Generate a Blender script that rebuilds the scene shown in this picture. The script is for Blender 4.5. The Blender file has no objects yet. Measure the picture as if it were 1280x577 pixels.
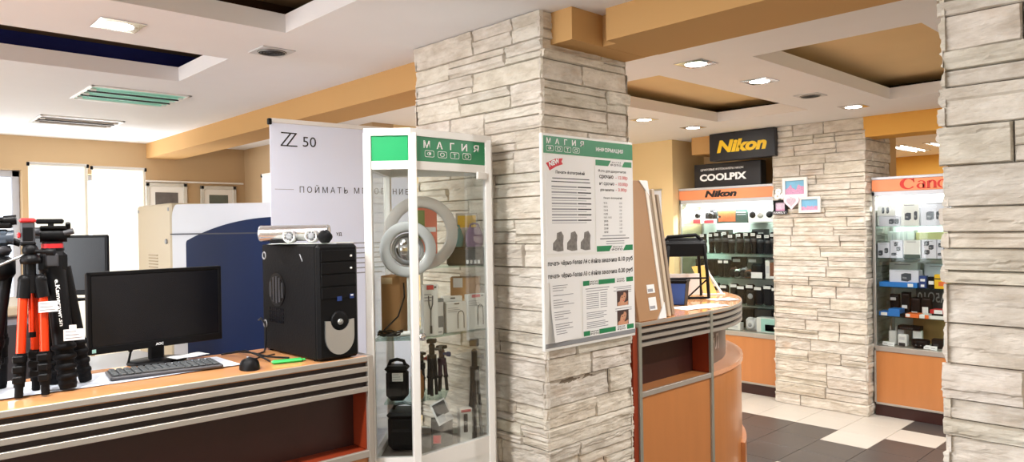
import bpy, bmesh, math, random
from mathutils import Vector, Matrix, noise
random.seed(7)
SC = bpy.context.scene
COL = SC.collection
PI = math.pi
R = math.radians
CAMH = 1.6
ZC = 2.463          # ceiling height
RZC = R(46.44)      # turn that makes local +X run along the camera's right

# ------------------------------------------------------------------ materials
def lin(c):
    def f(v):
        v /= 255.0
        return v / 12.92 if v <= 0.04045 else ((v + 0.055) / 1.055) ** 2.4
    return tuple(f(v) for v in c) + (1.0,)

MATS = {}
LOWSPEC = 0.12
def mat(name, rgb, rough=0.5, metal=0.0, var=0.06, scale=8.0, bump=0.0, bscale=60.0, spec=0.5, stretch=(1, 1, 1), coat=0.0):
    """principled surface whose colour wanders a little with object-space noise"""
    if name in MATS:
        return MATS[name]
    m = bpy.data.materials.new(name); m.use_nodes = True
    nt = m.node_tree; bs = nt.nodes['Principled BSDF']
    bs.inputs['Roughness'].default_value = rough
    bs.inputs['Metallic'].default_value = metal
    bs.inputs['Specular IOR Level'].default_value = spec
    bs.inputs['Coat Weight'].default_value = coat
    tc = nt.nodes.new('ShaderNodeTexCoord'); mp = nt.nodes.new('ShaderNodeMapping')
    mp.inputs['Scale'].default_value = stretch
    nz = nt.nodes.new('ShaderNodeTexNoise'); nz.inputs['Scale'].default_value = scale; nz.inputs['Detail'].default_value = 4
    nt.links.new(tc.outputs['Object'], mp.inputs['Vector']); nt.links.new(mp.outputs['Vector'], nz.inputs['Vector'])
    mx = nt.nodes.new('ShaderNodeMix'); mx.data_type = 'RGBA'
    c = lin(rgb)
    mx.inputs[6].default_value = tuple(max(0, v * (1 - var)) for v in c[:3]) + (1,)
    mx.inputs[7].default_value = tuple(min(1, v * (1 + var)) for v in c[:3]) + (1,)
    nt.links.new(nz.outputs['Fac'], mx.inputs[0]); nt.links.new(mx.outputs[2], bs.inputs['Base Color'])
    if bump > 0:
        n2 = nt.nodes.new('ShaderNodeTexNoise'); n2.inputs['Scale'].default_value = bscale; n2.inputs['Detail'].default_value = 5
        nt.links.new(mp.outputs['Vector'], n2.inputs['Vector'])
        bp = nt.nodes.new('ShaderNodeBump'); bp.inputs['Strength'].default_value = bump; bp.inputs['Distance'].default_value = 0.01
        nt.links.new(n2.outputs['Fac'], bp.inputs['Height']); nt.links.new(bp.outputs['Normal'], bs.inputs['Normal'])
    MATS[name] = m
    return m

def emit(name, rgb, strength):
    if name in MATS: return MATS[name]
    m = bpy.data.materials.new(name); m.use_nodes = True
    nt = m.node_tree; bs = nt.nodes['Principled BSDF']
    bs.inputs['Base Color'].default_value = lin(rgb)
    bs.inputs['Emission Color'].default_value = lin(rgb)
    bs.inputs['Emission Strength'].default_value = strength
    MATS[name] = m
    return m

def glass(name, tint=(235, 245, 242), refl=1.0):
    """thin pane: straight-through transparency mixed with a Fresnel mirror"""
    if name in MATS: return MATS[name]
    m = bpy.data.materials.new(name); m.use_nodes = True
    nt = m.node_tree; nt.nodes.remove(nt.nodes['Principled BSDF'])
    out = nt.nodes['Material Output']
    tr = nt.nodes.new('ShaderNodeBsdfTransparent'); tr.inputs[0].default_value = lin(tint)
    gl = nt.nodes.new('ShaderNodeBsdfGlossy'); gl.inputs['Roughness'].default_value = 0.02
    fr = nt.nodes.new('ShaderNodeFresnel'); fr.inputs[0].default_value = 1.5
    mu = nt.nodes.new('ShaderNodeMath'); mu.operation = 'MULTIPLY'; mu.inputs[1].default_value = refl
    mx = nt.nodes.new('ShaderNodeMixShader')
    nt.links.new(fr.outputs[0], mu.inputs[0]); nt.links.new(mu.outputs[0], mx.inputs[0])
    nt.links.new(tr.outputs[0], mx.inputs[1]); nt.links.new(gl.outputs[0], mx.inputs[2])
    nt.links.new(mx.outputs[0], out.inputs[0])
    MATS[name] = m
    return m

def translucent(name, rgb, fac=0.5):
    if name in MATS: return MATS[name]
    m = bpy.data.materials.new(name); m.use_nodes = True
    nt = m.node_tree; bs = nt.nodes['Principled BSDF']; out = nt.nodes['Material Output']
    bs.inputs['Base Color'].default_value = lin(rgb); bs.inputs['Roughness'].default_value = 0.7
    tl = nt.nodes.new('ShaderNodeBsdfTranslucent'); tl.inputs[0].default_value = lin(rgb)
    mx = nt.nodes.new('ShaderNodeMixShader'); mx.inputs[0].default_value = fac
    nt.links.new(bs.outputs[0], mx.inputs[1]); nt.links.new(tl.outputs[0], mx.inputs[2]); nt.links.new(mx.outputs[0], out.inputs[0])
    MATS[name] = m
    return m

def stone_mat():
    m = bpy.data.materials.new('cream_split_stone'); m.use_nodes = True
    nt = m.node_tree; bs = nt.nodes['Principled BSDF']; L = nt.links
    bs.inputs['Roughness'].default_value = 0.85; bs.inputs['Specular IOR Level'].default_value = 0.25
    tc = nt.nodes.new('ShaderNodeTexCoord')
    mp = nt.nodes.new('ShaderNodeMapping'); mp.inputs['Scale'].default_value = (1, 1, 2.2)
    L.new(tc.outputs['Object'], mp.inputs['Vector'])
    n1 = nt.nodes.new('ShaderNodeTexNoise'); n1.inputs['Scale'].default_value = 9; n1.inputs['Detail'].default_value = 8; n1.inputs['Roughness'].default_value = 0.65
    L.new(mp.outputs[0], n1.inputs['Vector'])
    r1 = nt.nodes.new('ShaderNodeValToRGB')
    r1.color_ramp.elements[0].position = 0.30; r1.color_ramp.elements[0].color = lin((194, 183, 168))
    r1.color_ramp.elements[1].position = 0.62; r1.color_ramp.elements[1].color = lin((228, 221, 210))
    L.new(n1.outputs['Fac'], r1.inputs[0])
    n2 = nt.nodes.new('ShaderNodeTexNoise'); n2.inputs['Scale'].default_value = 4.0; n2.inputs['Detail'].default_value = 6
    L.new(mp.outputs[0], n2.inputs['Vector'])
    r2 = nt.nodes.new('ShaderNodeValToRGB')
    r2.color_ramp.elements[0].position = 0.62; r2.color_ramp.elements[0].color = (0, 0, 0, 1)
    r2.color_ramp.elements[1].position = 0.74; r2.color_ramp.elements[1].color = (0.55, 0.55, 0.55, 1)
    L.new(n2.outputs['Fac'], r2.inputs[0])
    mx = nt.nodes.new('ShaderNodeMix'); mx.data_type = 'RGBA'; mx.inputs[7].default_value = lin((206, 176, 146))
    L.new(r2.outputs[0], mx.inputs[0]); L.new(r1.outputs[0], mx.inputs[6])
    at = nt.nodes.new('ShaderNodeAttribute'); at.attribute_name = 'tone'
    mm = nt.nodes.new('ShaderNodeMix'); mm.data_type = 'RGBA'; mm.blend_type = 'MULTIPLY'; mm.inputs[0].default_value = 1
    L.new(mx.outputs[2], mm.inputs[6]); L.new(at.outputs['Color'], mm.inputs[7])
    L.new(mm.outputs[2], bs.inputs['Base Color'])
    n3 = nt.nodes.new('ShaderNodeTexNoise'); n3.inputs['Scale'].default_value = 16; n3.inputs['Detail'].default_value = 8; n3.inputs['Roughness'].default_value = 0.6
    mp3 = nt.nodes.new('ShaderNodeMapping'); mp3.inputs['Scale'].default_value = (1, 1, 4.5)
    L.new(tc.outputs['Object'], mp3.inputs['Vector']); L.new(mp3.outputs[0], n3.inputs['Vector'])
    bp = nt.nodes.new('ShaderNodeBump'); bp.inputs['Strength'].default_value = 0.55; bp.inputs['Distance'].default_value = 0.012
    L.new(n3.outputs['Fac'], bp.inputs['Height']); L.new(bp.outputs[0], bs.inputs['Normal'])
    return m

# palette
WHITE = mat('white_plastic', (235, 235, 232), 0.4, var=0.02)
FRAMEW = mat('white_painted_metal', (236, 234, 230), 0.35, var=0.02)
PAPER = mat('white_paper', (238, 238, 238), 0.7, var=0.02)
CEILP = mat('white_ceiling_paint', (238, 238, 240), 0.9, var=0.015, spec=0.2)
OCHRE = mat('ochre_wall_paint', (208, 174, 126), 0.85, var=0.03, scale=2, spec=0.2)
BEAMP = mat('ochre_beam_paint', (200, 158, 104), 0.85, var=0.03, scale=2, spec=0.2)
CREAMW = mat('pale_yellow_wall_paint', (232, 206, 156), 0.85, var=0.03, scale=2, spec=0.2)
TAUPEW = mat('beige_wall_paint', (190, 162, 126), 0.85, var=0.03, scale=2, spec=0.2)
ORANGEW = mat('orange_wall_paint', (226, 176, 88), 0.85, var=0.03, scale=2, spec=0.2)
COVEB = mat('brown_cove_shade', (60, 40, 28), 0.9, var=0.1, spec=0.1)  # shadow band of the recess put into the cove wall colour
COVEN = mat('navy_cove_shade', (54, 60, 132), 0.9, var=0.1, spec=0.1)  # bluish darkness inside the recess painted as the wall colour
TANC = mat('tan_recess_paint', (232, 204, 156), 0.9, var=0.05, scale=3, spec=0.1)
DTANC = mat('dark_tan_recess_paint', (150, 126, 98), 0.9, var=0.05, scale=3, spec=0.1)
WOOD = mat('orange_beech_laminate', (190, 124, 72), 0.32, var=0.10, scale=3, stretch=(6, 6, 0.7), coat=0.15)
WOODT = mat('orange_beech_counter_top', (222, 158, 104), 0.16, var=0.08, scale=5, stretch=(6, 1, 6), coat=0.4)
WOODR = mat('red_brown_laminate', (140, 52, 24), 0.4, var=0.12, scale=4, stretch=(5, 5, 1))
WENGE = mat('dark_wenge_laminate', (52, 22, 18), 0.4, var=0.15, scale=5, stretch=(5, 5, 1))
GAPD = mat('dark_brown_gap', (34, 18, 14), 0.6, var=0.1)
STRIP = mat('matt_aluminium_strip', (174, 167, 158), 0.38, 0.35, var=0.03)
ALU = mat('brushed_aluminium', (190, 190, 188), 0.3, 0.8, var=0.03)
CHROME = mat('chrome', (215, 215, 218), 0.12, 1.0, var=0.01)
BLACK = mat('black_plastic', (12, 12, 14), 0.45, var=0.1, spec=0.18)
BLACKM = mat('matt_black_rubber', (13, 13, 15), 0.6, var=0.12, bump=0.1, bscale=120, spec=0.12)
BLACKG = mat('gloss_black_screen', (13, 14, 20), 0.25, var=0.05, spec=0.3)
DGREY = mat('dark_grey_plastic', (58, 58, 62), 0.45, var=0.08)
GREY = mat('mid_grey_plastic', (140, 142, 146), 0.5, var=0.05)
LGREY = mat('light_grey_plastic', (206, 208, 212), 0.45, var=0.03)
RED = mat('orange_red_anodised', (226, 62, 18), 0.25, 0.35, var=0.06)
REDP = mat('red_plastic', (196, 36, 40), 0.45, var=0.05)
GREEN = mat('shop_green', (30, 132, 84), 0.4, var=0.03)
GREENB = mat('bright_green', (8, 158, 92), 0.4, var=0.03)
LIME = mat('green_plastic', (52, 190, 92), 0.35, var=0.05)
NAVY = mat('navy_machine_panel', (10, 29, 66), 0.6, var=0.05, spec=0.06)
MACHW = mat('machine_white', (184, 187, 197), 0.4, var=0.02)
MACHB = mat('machine_beige', (192, 178, 152), 0.5, var=0.02)
BLUE = mat('blue_card', (38, 122, 206), 0.45, var=0.04)
DBLUE = mat('dark_blue_card', (26, 56, 120), 0.45, var=0.05)
YELLOW = mat('yellow_card', (240, 190, 24), 0.45, var=0.05)
ORANGE = mat('orange_sign_face', (236, 146, 100), 0.4, var=0.03)
ORANGEB = mat('orange_card', (236, 112, 48), 0.45, var=0.04)
CARD = mat('brown_cardboard', (176, 130, 82), 0.75, var=0.08)
HARDB = mat('brown_hardboard', (168, 128, 90), 0.6, var=0.07, scale=5)
MOULD = mat('grey_brown_frame_moulding', (150, 132, 112), 0.5, var=0.1)
PINK = mat('pink_card', (226, 84, 96), 0.5, var=0.05)
CORAL = mat('coral_card', (232, 128, 104), 0.5, var=0.05)
PURPLE = mat('purple_fabric', (112, 74, 112), 0.7, var=0.08)
TEAL = mat('teal_fabric', (64, 128, 130), 0.7, var=0.08)
BROWNL = mat('brown_leather', (120, 68, 40), 0.5, var=0.1)
INK = mat('black_print', (38, 38, 42), 0.6, var=0.02)
INKG = mat('grey_print', (150, 150, 156), 0.6, var=0.02)
REDINK = mat('red_print', (206, 40, 52), 0.6, var=0.02)
LETW = mat('white_lettering', (245, 245, 245), 0.5, var=0.01)
LETY = mat('yellow_lettering', (250, 206, 30), 0.45, var=0.02)
LETC = mat('red_lettering', (206, 46, 34), 0.45, var=0.02)
SIGNB = mat('black_sign_face', (24, 25, 32), 0.35, var=0.05)
BANNER = mat('pale_lavender_banner', (228, 235, 254), 0.7, var=0.01)
LAVBOX = mat('pale_lavender_carton', (216, 216, 228), 0.5, var=0.02)
SKYB = mat('printed_sky_blue', (120, 182, 216), 0.5, var=0.12, scale=30)
PINKP = mat('printed_pink', (214, 170, 196), 0.5, var=0.15, scale=60)
PINKF = mat('pale_pink_frame', (240, 216, 228), 0.45, var=0.03)
MINT = mat('mint_plastic', (168, 218, 208), 0.35, var=0.03)
BWCUT = mat('black_and_white_cut_out', (120, 116, 112), 0.5, var=0.75, scale=70)
BLOSSOM = mat('printed_blossom', (206, 150, 184), 0.5, var=0.55, scale=110)
SKIN = mat('printed_portrait', (206, 150, 118), 0.5, var=0.25, scale=40)
DARKPIC = mat('printed_dark_picture', (70, 50, 48), 0.5, var=0.4, scale=30)
SUNSET = mat('printed_sunset', (196, 104, 64), 0.4, var=0.5, scale=14)
GOLD = mat('yellow_gold_sheet', (214, 168, 58), 0.35, var=0.14, scale=18)
SHELFW = mat('white_cabinet_back', (232, 234, 230), 0.6, var=0.02)
GROUT = mat('grey_grout', (150, 142, 132), 0.9, var=0.05)
TILED = mat('dark_slate_tile', (74, 68, 66), 0.35, var=0.14, scale=5, stretch=(1, 6, 1))
TILEL = mat('cream_tile', (204, 196, 186), 0.35, var=0.04, scale=5, stretch=(1, 4, 1))
FRAMEG = mat('pale_grey_frame', (206, 204, 196), 0.5, var=0.03)
SPECK = mat('speckled_grey_base', (112, 102, 92), 0.35, var=0.35, scale=90)
LCD = mat('grey_fabric_chair', (120, 124, 134), 0.7, var=0.06)
BLIND = translucent('white_banner_back', (250, 246, 236), 0.55)
CLEAR = glass('clear_glass', (251, 253, 252), 0.4)
CLEARG = glass('greenish_shelf_glass', (232, 246, 241), 0.6)
MILKY = translucent('milky_ring_diffuser', (240, 238, 236), 0.4)
MILKY.node_tree.nodes['Principled BSDF'].inputs['Alpha'].default_value = 0.45
KEYS = mat('grey_keys', (66, 70, 72), 0.5, var=0.08)
TEALG = mat('teal_tube_reflector', (176, 240, 224), 0.3, 0.0, var=0.12, scale=3)
STONE = stone_mat()
BULB = emit('lit_downlight', (255, 252, 246), 30.0)
TUBE = emit('lit_fluorescent_tube', (255, 252, 244), 9.0)
SHOPT = emit('lit_cabinet_tube', (255, 252, 246), 8.0)

# ------------------------------------------------------------------ mesh builder
class B:
    def __init__(s):
        s.v = []; s.f = []; s.m = []; s.sm = []; s.mats = []; s.cols = None; s.T = Matrix.Identity(4)
    def mi(s, m):
        if m not in s.mats: s.mats.append(m)
        return s.mats.index(m)
    def add(s, vs, fs, m, smooth=False):
        o = len(s.v); k = s.mi(m)
        s.v += [tuple(s.T @ Vector(p)) for p in vs]
        for f in fs:
            s.f.append(tuple(o + i for i in f)); s.m.append(k); s.sm.append(smooth)
        return s
    def box(s, a, b, m, bev=0.0):
        lo = [min(a[i], b[i]) for i in range(3)]; hi = [max(a[i], b[i]) for i in range(3)]
        d = min(hi[i] - lo[i] for i in range(3)); bev = min(bev, d * 0.45)
        if bev <= 0:
            vs = [(hi[0] if i & 1 else lo[0], hi[1] if i & 2 else lo[1], hi[2] if i & 4 else lo[2]) for i in range(8)]
            return s.add(vs, [(0, 2, 3, 1), (4, 5, 7, 6), (0, 1, 5, 4), (2, 6, 7, 3), (0, 4, 6, 2), (1, 3, 7, 5)], m)
        vs = []; idx = {}
        for c in range(8):
            sg = [1 if c & (1 << k) else -1 for k in range(3)]
            for k in range(3):
                p = []
                for j in range(3):
                    e = hi[j] if sg[j] > 0 else lo[j]
                    p.append(e if j == k else e - sg[j] * bev)
                idx[(c, k)] = len(vs); vs.append(tuple(p))
        fs = []
        for k in range(3):
            a1, a2 = (k + 1) % 3, (k + 2) % 3
            for sgn in (0, 1):
                cs = [(sgn << k) | (p << a1) | (q << a2) for p, q in ((0, 0), (1, 0), (1, 1), (0, 1))]
                f = [idx[(c, k)] for c in cs]
                fs.append(tuple(f if sgn else f[::-1]))
        for k in range(3):
            a1, a2 = (k + 1) % 3, (k + 2) % 3
            for p in (0, 1):
                for q in (0, 1):
                    c0 = (p << a1) | (q << a2); c1 = c0 | (1 << k)
                    fs.append((idx[(c0, a1)], idx[(c1, a1)], idx[(c1, a2)], idx[(c0, a2)]))
        for c in range(8):
            fs.append((idx[(c, 0)], idx[(c, 1)], idx[(c, 2)]))
        return s.add(vs, fs, m)
    def cyl(s, p0, p1, r0, m, r1=None, n=16, caps=True, smooth=True):
        r1 = r0 if r1 is None else r1
        p0 = Vector(p0); p1 = Vector(p1); d = (p1 - p0).normalized()
        a = d.orthogonal().normalized(); b = d.cross(a)
        vs = []
        for p, r in ((p0, r0), (p1, r1)):
            for i in range(n):
                t = 2 * PI * i / n
                vs.append(tuple(p + a * (r * math.cos(t)) + b * (r * math.sin(t))))
        s.add(vs, [(i, (i + 1) % n, n + (i + 1) % n, n + i) for i in range(n)], m, smooth)
        if caps:
            s.add(vs, [tuple(range(n))[::-1], tuple(range(n, 2 * n))], m)
        return s
    def tube(s, pts, r, m, n=8):
        pts = [Vector(p) for p in pts]; vs = []; N = len(pts)
        ref = None
        for i, p in enumerate(pts):
            d = (pts[min(i + 1, N - 1)] - pts[max(i - 1, 0)]).normalized()
            if ref is None: ref = d.orthogonal().normalized()
            a = (ref - d * ref.dot(d)).normalized(); ref = a; b = d.cross(a)
            for k in range(n):
                t = 2 * PI * k / n
                vs.append(tuple(p + a * (r * math.cos(t)) + b * (r * math.sin(t))))
        fs = []
        for i in range(N - 1):
            for k in range(n):
                fs.append((i * n + k, i * n + (k + 1) % n, (i + 1) * n + (k + 1) % n, (i + 1) * n + k))
        s.add(vs, fs, m, True)
        return s.add(vs, [tuple(range(n))[::-1], tuple(range((N - 1) * n, N * n))], m)
    def ring(s, c, ax, Rr, r, m, n=40, k=10, flat=1.0):
        """torus round axis ax; flat squashes the section along the axis"""
        c = Vector(c); d = Vector(ax).normalized(); a = d.orthogonal().normalized(); b = d.cross(a); vs = []
        for i in range(n):
            t = 2 * PI * i / n; e = a * math.cos(t) + b * math.sin(t)
            for j in range(k):
                q = 2 * PI * j / k
                vs.append(tuple(c + e * (Rr + r * math.cos(q)) + d * (r * flat * math.sin(q))))
        fs = [(i * k + j, ((i + 1) % n) * k + j, ((i + 1) % n) * k + (j + 1) % k, i * k + (j + 1) % k) for i in range(n) for j in range(k)]
        return s.add(vs, fs, m, True)
    def lathe(s, prof, m, c=(0, 0, 0), ax=(0, 0, 1), n=20, smooth=True):
        """prof: (radius, height) pairs along ax"""
        c = Vector(c); d = Vector(ax).normalized(); a = d.orthogonal().normalized(); b = d.cross(a); vs = []
        for r, h in prof:
            for i in range(n):
                t = 2 * PI * i / n
                vs.append(tuple(c + d * h + (a * math.cos(t) + b * math.sin(t)) * max(r, 1e-5)))
        fs = [(j * n + i, j * n + (i + 1) % n, (j + 1) * n + (i + 1) % n, (j + 1) * n + i) for j in range(len(prof) - 1) for i in range(n)]
        s.add(vs, fs, m, smooth)
        K = len(prof) - 1
        return s.add(vs, [tuple(range(n))[::-1], tuple(range(K * n, K * n + n))], m)
    def prism(s, poly, z0, z1, m, M=None):
        """polygon in local XY extruded from z0 to z1, placed by M"""
        n = len(poly); M = M or Matrix.Identity(4)
        vs = [tuple(M @ Vector((x, y, z0))) for x, y in poly] + [tuple(M @ Vector((x, y, z1))) for x, y in poly]
        fs = [(i, (i + 1) % n, n + (i + 1) % n, n + i) for i in range(n)] + [tuple(range(n))[::-1], tuple(range(n, 2 * n))]
        return s.add(vs, fs, m)
    def ball(s, c, r, m, sc=(1, 1, 1), n=16):
        vs = []; fs = []; h = n // 2
        for j in range(h + 1):
            p = PI * j / h
            for i in range(n):
                t = 2 * PI * i / n
                vs.append((c[0] + r * sc[0] * math.sin(p) * math.cos(t), c[1] + r * sc[1] * math.sin(p) * math.sin(t), c[2] + r * sc[2] * math.cos(p)))
        for j in range(h):
            for i in range(n):
                fs.append((j * n + i, j * n + (i + 1) % n, (j + 1) * n + (i + 1) % n, (j + 1) * n + i))
        return s.add(vs, fs, m, True)
    def build(s, name, parent=None, loc=None, rz=0.0, fix=True):
        me = bpy.data.meshes.new(name); me.from_pydata(s.v, [], s.f)
        for m in s.mats: me.materials.append(m)
        me.polygons.foreach_set('material_index', s.m); me.polygons.foreach_set('use_smooth', s.sm)
        if s.cols:
            at = me.color_attributes.new('tone', 'FLOAT_COLOR', 'POINT')
            at.data.foreach_set('color', [x for c in s.cols for x in c])
        if fix:
            bm = bmesh.new(); bm.from_mesh(me)
            bmesh.ops.recalc_face_normals(bm, faces=bm.faces); bm.to_mesh(me); bm.free()
        me.update()
        o = bpy.data.objects.new(name, me); COL.objects.link(o)
        if parent: o.parent = parent
        if loc is not None: o.location = loc
        o.rotation_euler.z = rz
        return o

def tag(o, label, cat, group=None):
    o['label'] = label; o['category'] = cat
    if group: o['group'] = group
    return o
def thing(name, label, cat, loc, rz=0.0, group=None):
    o = bpy.data.objects.new(name, None); COL.objects.link(o)
    o.location = loc; o.rotation_euler.z = rz; o.empty_display_size = 0.05
    return tag(o, label, cat, group)
def struct(b, name, **k):
    o = b.build(name, **k); o['kind'] = 'structure'; return o

_txt = {}
def text_geo(body, bold, shear, space):
    key = (body, bold, shear, space)
    if key in _txt: return _txt[key]
    cu = bpy.data.curves.new('lettering', 'FONT'); cu.body = body; cu.size = 1.0
    cu.offset = bold; cu.shear = shear; cu.space_character = space; cu.resolution_u = 3; cu.extrude = 0.0
    ob = bpy.data.objects.new('lettering', cu); COL.objects.link(ob)
    dg = bpy.context.evaluated_depsgraph_get(); dg.update()
    me = bpy.data.meshes.new_from_object(ob.evaluated_get(dg))
    vs = [v.co.copy() for v in me.vertices]; fs = [tuple(p.vertices) for p in me.polygons]
    bpy.data.objects.remove(ob); bpy.data.curves.remove(cu); bpy.data.meshes.remove(me)
    _txt[key] = (vs, fs)
    return vs, fs
def write(b, body, o, u, v, m, h=None, w=None, bold=0.0, shear=0.0, space=1.0, anchor='l', lift=0.0008, thick=0.0):
    """letters with their box starting at o, running along u, standing along v; h = box height, w = box width"""
    vs, fs = text_geo(body, bold, shear, space)
    if not vs: return
    x0 = min(p.x for p in vs); x1 = max(p.x for p in vs); y0 = min(p.y for p in vs); y1 = max(p.y for p in vs)
    sy = h / (y1 - y0) if h else w / (x1 - x0)
    sx = w / (x1 - x0) if w else sy
    W = (x1 - x0) * sx
    off = 0 if anchor == 'l' else (-W / 2 if anchor == 'c' else -W)
    o = Vector(o); u = Vector(u).normalized(); v = Vector(v).normalized(); n = u.cross(v)
    P = [o + u * ((p.x - x0) * sx + off) + v * ((p.y - y0) * sy) + n * lift for p in vs]
    if thick > 0:
        Q = [p + n * thick for p in P]
        N = len(P); cnt = {}
        for f in fs:
            for i in range(len(f)):
                a, c = f[i], f[(i + 1) % len(f)]
                cnt[(a, c)] = 1
        side = [(a, c, c + N, a + N) for (a, c) in cnt if (c, a) not in cnt]
        b.add(P + Q, [tuple(i + N for i in f) for f in fs] + side, m)
    else:
        b.add(P, fs, m)

UX, UY, UZ = Vector((1, 0, 0)), Vector((0, 1, 0)), Vector((0, 0, 1))
def put(b, u0, u1, v0, v1, n0, n1, fr, m, bev=0.0):
    """box in a face frame fr=(origin,u,v,n)"""
    o, u, v, n = fr
    M = Matrix(((u[0], v[0], n[0], o[0]), (u[1], v[1], n[1], o[1]), (u[2], v[2], n[2], o[2]), (0, 0, 0, 1)))
    T = b.T; b.T = T @ M; b.box((u0, v0, n0), (u1, v1, n1), m, bev); b.T = T

# ------------------------------------------------------------------ setting
XW, YE, XE, YS = -7.35, 6.15, 2.6, -4.6      # far-left wall, back wall, side behind the pillar, street side behind the camera

# floor: every tile a slab, cream or slate
b = B()
b.box((XW, YS, -0.05), (XE, 11.0, -0.006), GROUT)
TS = 0.337
for i in range(-16, 16):
    for j in range(-31, 17):
        x0 = -2.28 + i * TS; y0 = 5.61 + j * TS
        x1, y1 = x0 + TS, y0 + TS
        if x1 < XW or x0 > XE or y1 < YS or y0 > 11: continue
        light = (j >= 0 and i < 1) or (i == 0 and j == -1) or (i == 0 and j == -4) or (i == 1 and j == 0) or j > 2 or (i < -3) or (i - j) % 9 == 4 and j < -4
        g = 0.0018
        b.box((max(x0, XW) + g, max(y0, YS) + g, -0.02), (min(x1, XE) - g, min(y1, 11) - g, 0), TILEL if light else TILED, 0.0008)
struct(b, 'floor')

# ceiling with the recess openings left open
HOLES = [(-3.16, -2.39, 3.46, 5.41), (-1.81, -1.02, 3.45, 5.42), (-4.24, -3.54, -0.55, 1.44), (-2.92, -2.20, -0.55, 1.44), (-1.55, -0.85, -0.55, 1.44)]
xs = sorted({XW - 0.2, XE} | {h[0] for h in HOLES} | {h[1] for h in HOLES}); ys = sorted({YS, 11.0} | {h[2] for h in HOLES} | {h[3] for h in HOLES})
b = B()
for i in range(len(xs) - 1):
    for j in range(len(ys) - 1):
        cx, cy = (xs[i] + xs[i + 1]) / 2, (ys[j] + ys[j + 1]) / 2
        if any(h[0] < cx < h[1] and h[2] < cy < h[3] for h in HOLES): continue
        b.box((xs[i], ys[j], ZC), (xs[i + 1], ys[j + 1], ZC + 0.08), CEILP)
b.box((XW - 0.2, YS, 2.80), (XE, 11.0, 2.86), CEILP)
struct(b, 'ceiling')
for k, h in enumerate(HOLES):
    b = B(); e = 0.34; z0, z1 = ZC + 0.081, 2.612
    if k == 2: e = 0.24; z1 = 2.67
    if k == 3: e = 0.1
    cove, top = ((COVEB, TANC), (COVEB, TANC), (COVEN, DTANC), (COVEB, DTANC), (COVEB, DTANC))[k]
    x0, x1, y0, y1 = h[0] - e, h[1] + e, h[2] - e, h[3] + e
    t = 0.02
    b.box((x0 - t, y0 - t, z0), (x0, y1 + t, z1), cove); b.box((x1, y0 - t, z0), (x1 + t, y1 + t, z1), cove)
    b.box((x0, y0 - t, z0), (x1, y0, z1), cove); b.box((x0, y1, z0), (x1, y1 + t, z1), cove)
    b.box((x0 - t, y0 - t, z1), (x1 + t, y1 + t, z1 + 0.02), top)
    struct(b, 'ceiling_cove')

# beams
b = B(); b.box((XW, 2.187, 2.322), (-2.75, 2.47, ZC), BEAMP); struct(b, 'ceiling_beam')
b = B(); b.box((-1.79, 2.235, 2.335), (XE, 2.59, ZC), BEAMP); b.box((-1.975, 2.11, 2.335), (-1.86, 2.59, ZC), BEAMP); b.box((-1.87, 2.30, 2.336), (-1.78, 2.589, ZC), BEAMP)
struct(b, 'ceiling_beam')
b = B(); b.box((-2.27, 6.145, 2.297), (XE, 6.42, ZC), mat('orange_beam_paint', (232, 174, 84), 0.85, var=0.03)); struct(b, 'ceiling_beam')
b = B(); b.box((-3.91, 6.2, 2.293), (-3.0, 6.6, ZC), BEAMP); struct(b, 'ceiling_beam')

# walls
def wall(name, a, c, m):
    b = B(); b.box(a, c, m); return struct(b, name)
WY = ((0.30, 1.19, 0.95, 2.17), (1.27, 2.17, 0.9, 2.15))
b = B(); t = 0.22                       # far-left wall with two window openings
segs = [(YS, WY[0][0], 0, ZC), (WY[0][0], WY[0][1], 0, WY[0][2]), (WY[0][0], WY[0][1], WY[0][3], ZC), (WY[0][1], WY[1][0], 0, ZC),
        (WY[1][0], WY[1][1], 0, WY[1][2]), (WY[1][0], WY[1][1], WY[1][3], ZC), (WY[1][1], 3.34, 0, ZC)]
for y0, y1, z0, z1 in segs: b.box((XW - t, y0, z0), (XW, y1, z1), TAUPEW)
struct(b, 'wall_left')
wall('wall_alcove', (XW, 3.14, 0), (-4.9, 3.34, ZC), TAUPEW)
wall('wall_side', (-5.1, 3.34, 0), (-4.9, YE + 0.15, ZC), CREAMW)
wall('wall_back', (-4.9, YE, 0), (-4.105, YE + 0.75, ZC), CREAMW)
wall('wall_niche', (-4.105, 6.74, 0), (-2.26, 6.90, ZC), OCHRE)
wall('wall_far', (-4.4, 10.4, 0), (XE, 10.55, ZC), ORANGEW)
wall('wall_far_side', (-4.4, 6.9, 0), (-4.25, 10.4, ZC), ORANGEW)
wall('wall_right', (XE, YS, 0), (XE + 0.15, 10.55, ZC), CREAMW)
b = B()                                  # street side behind the camera: three large panes of daylight
b.box((XW, YS - 0.2, 0), (XE, YS, 0.7), CREAMW); b.box((XW, YS - 0.2, 2.2), (XE, YS, ZC), CREAMW)
for x0, x1 in ((XW, -6.4), (-4.4, -3.9), (-1.9, -1.4), (0.6, XE)): b.box((x0, YS - 0.2, 0.7), (x1, YS, 2.2), CREAMW)
struct(b, 'wall_front')
b = B()                                  # window with pale frame seen at the picture's edge
y0, y1, z0, z1 = WY[0]; x = XW - 0.16
for a, c in (((y0, z0), (y0 + 0.06, z1)), ((y1 - 0.06, z0), (y1, z1)), ((y0, z1 - 0.06), (y1, z1)), ((y0, z0), (y1, z0 + 0.06)), ((0.78, z0), (0.84, z1))):
    b.box((x, a[0], a[1]), (x + 0.06, c[0], c[1]), MACHW, 0.006)
b.box((XW - 0.1, y0, z0 - 0.03), (XW + 0.12, y1, z0), MACHW, 0.006)
struct(b, 'window_1')
b = B()
y0, y1, z0, z1 = WY[1]
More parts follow.
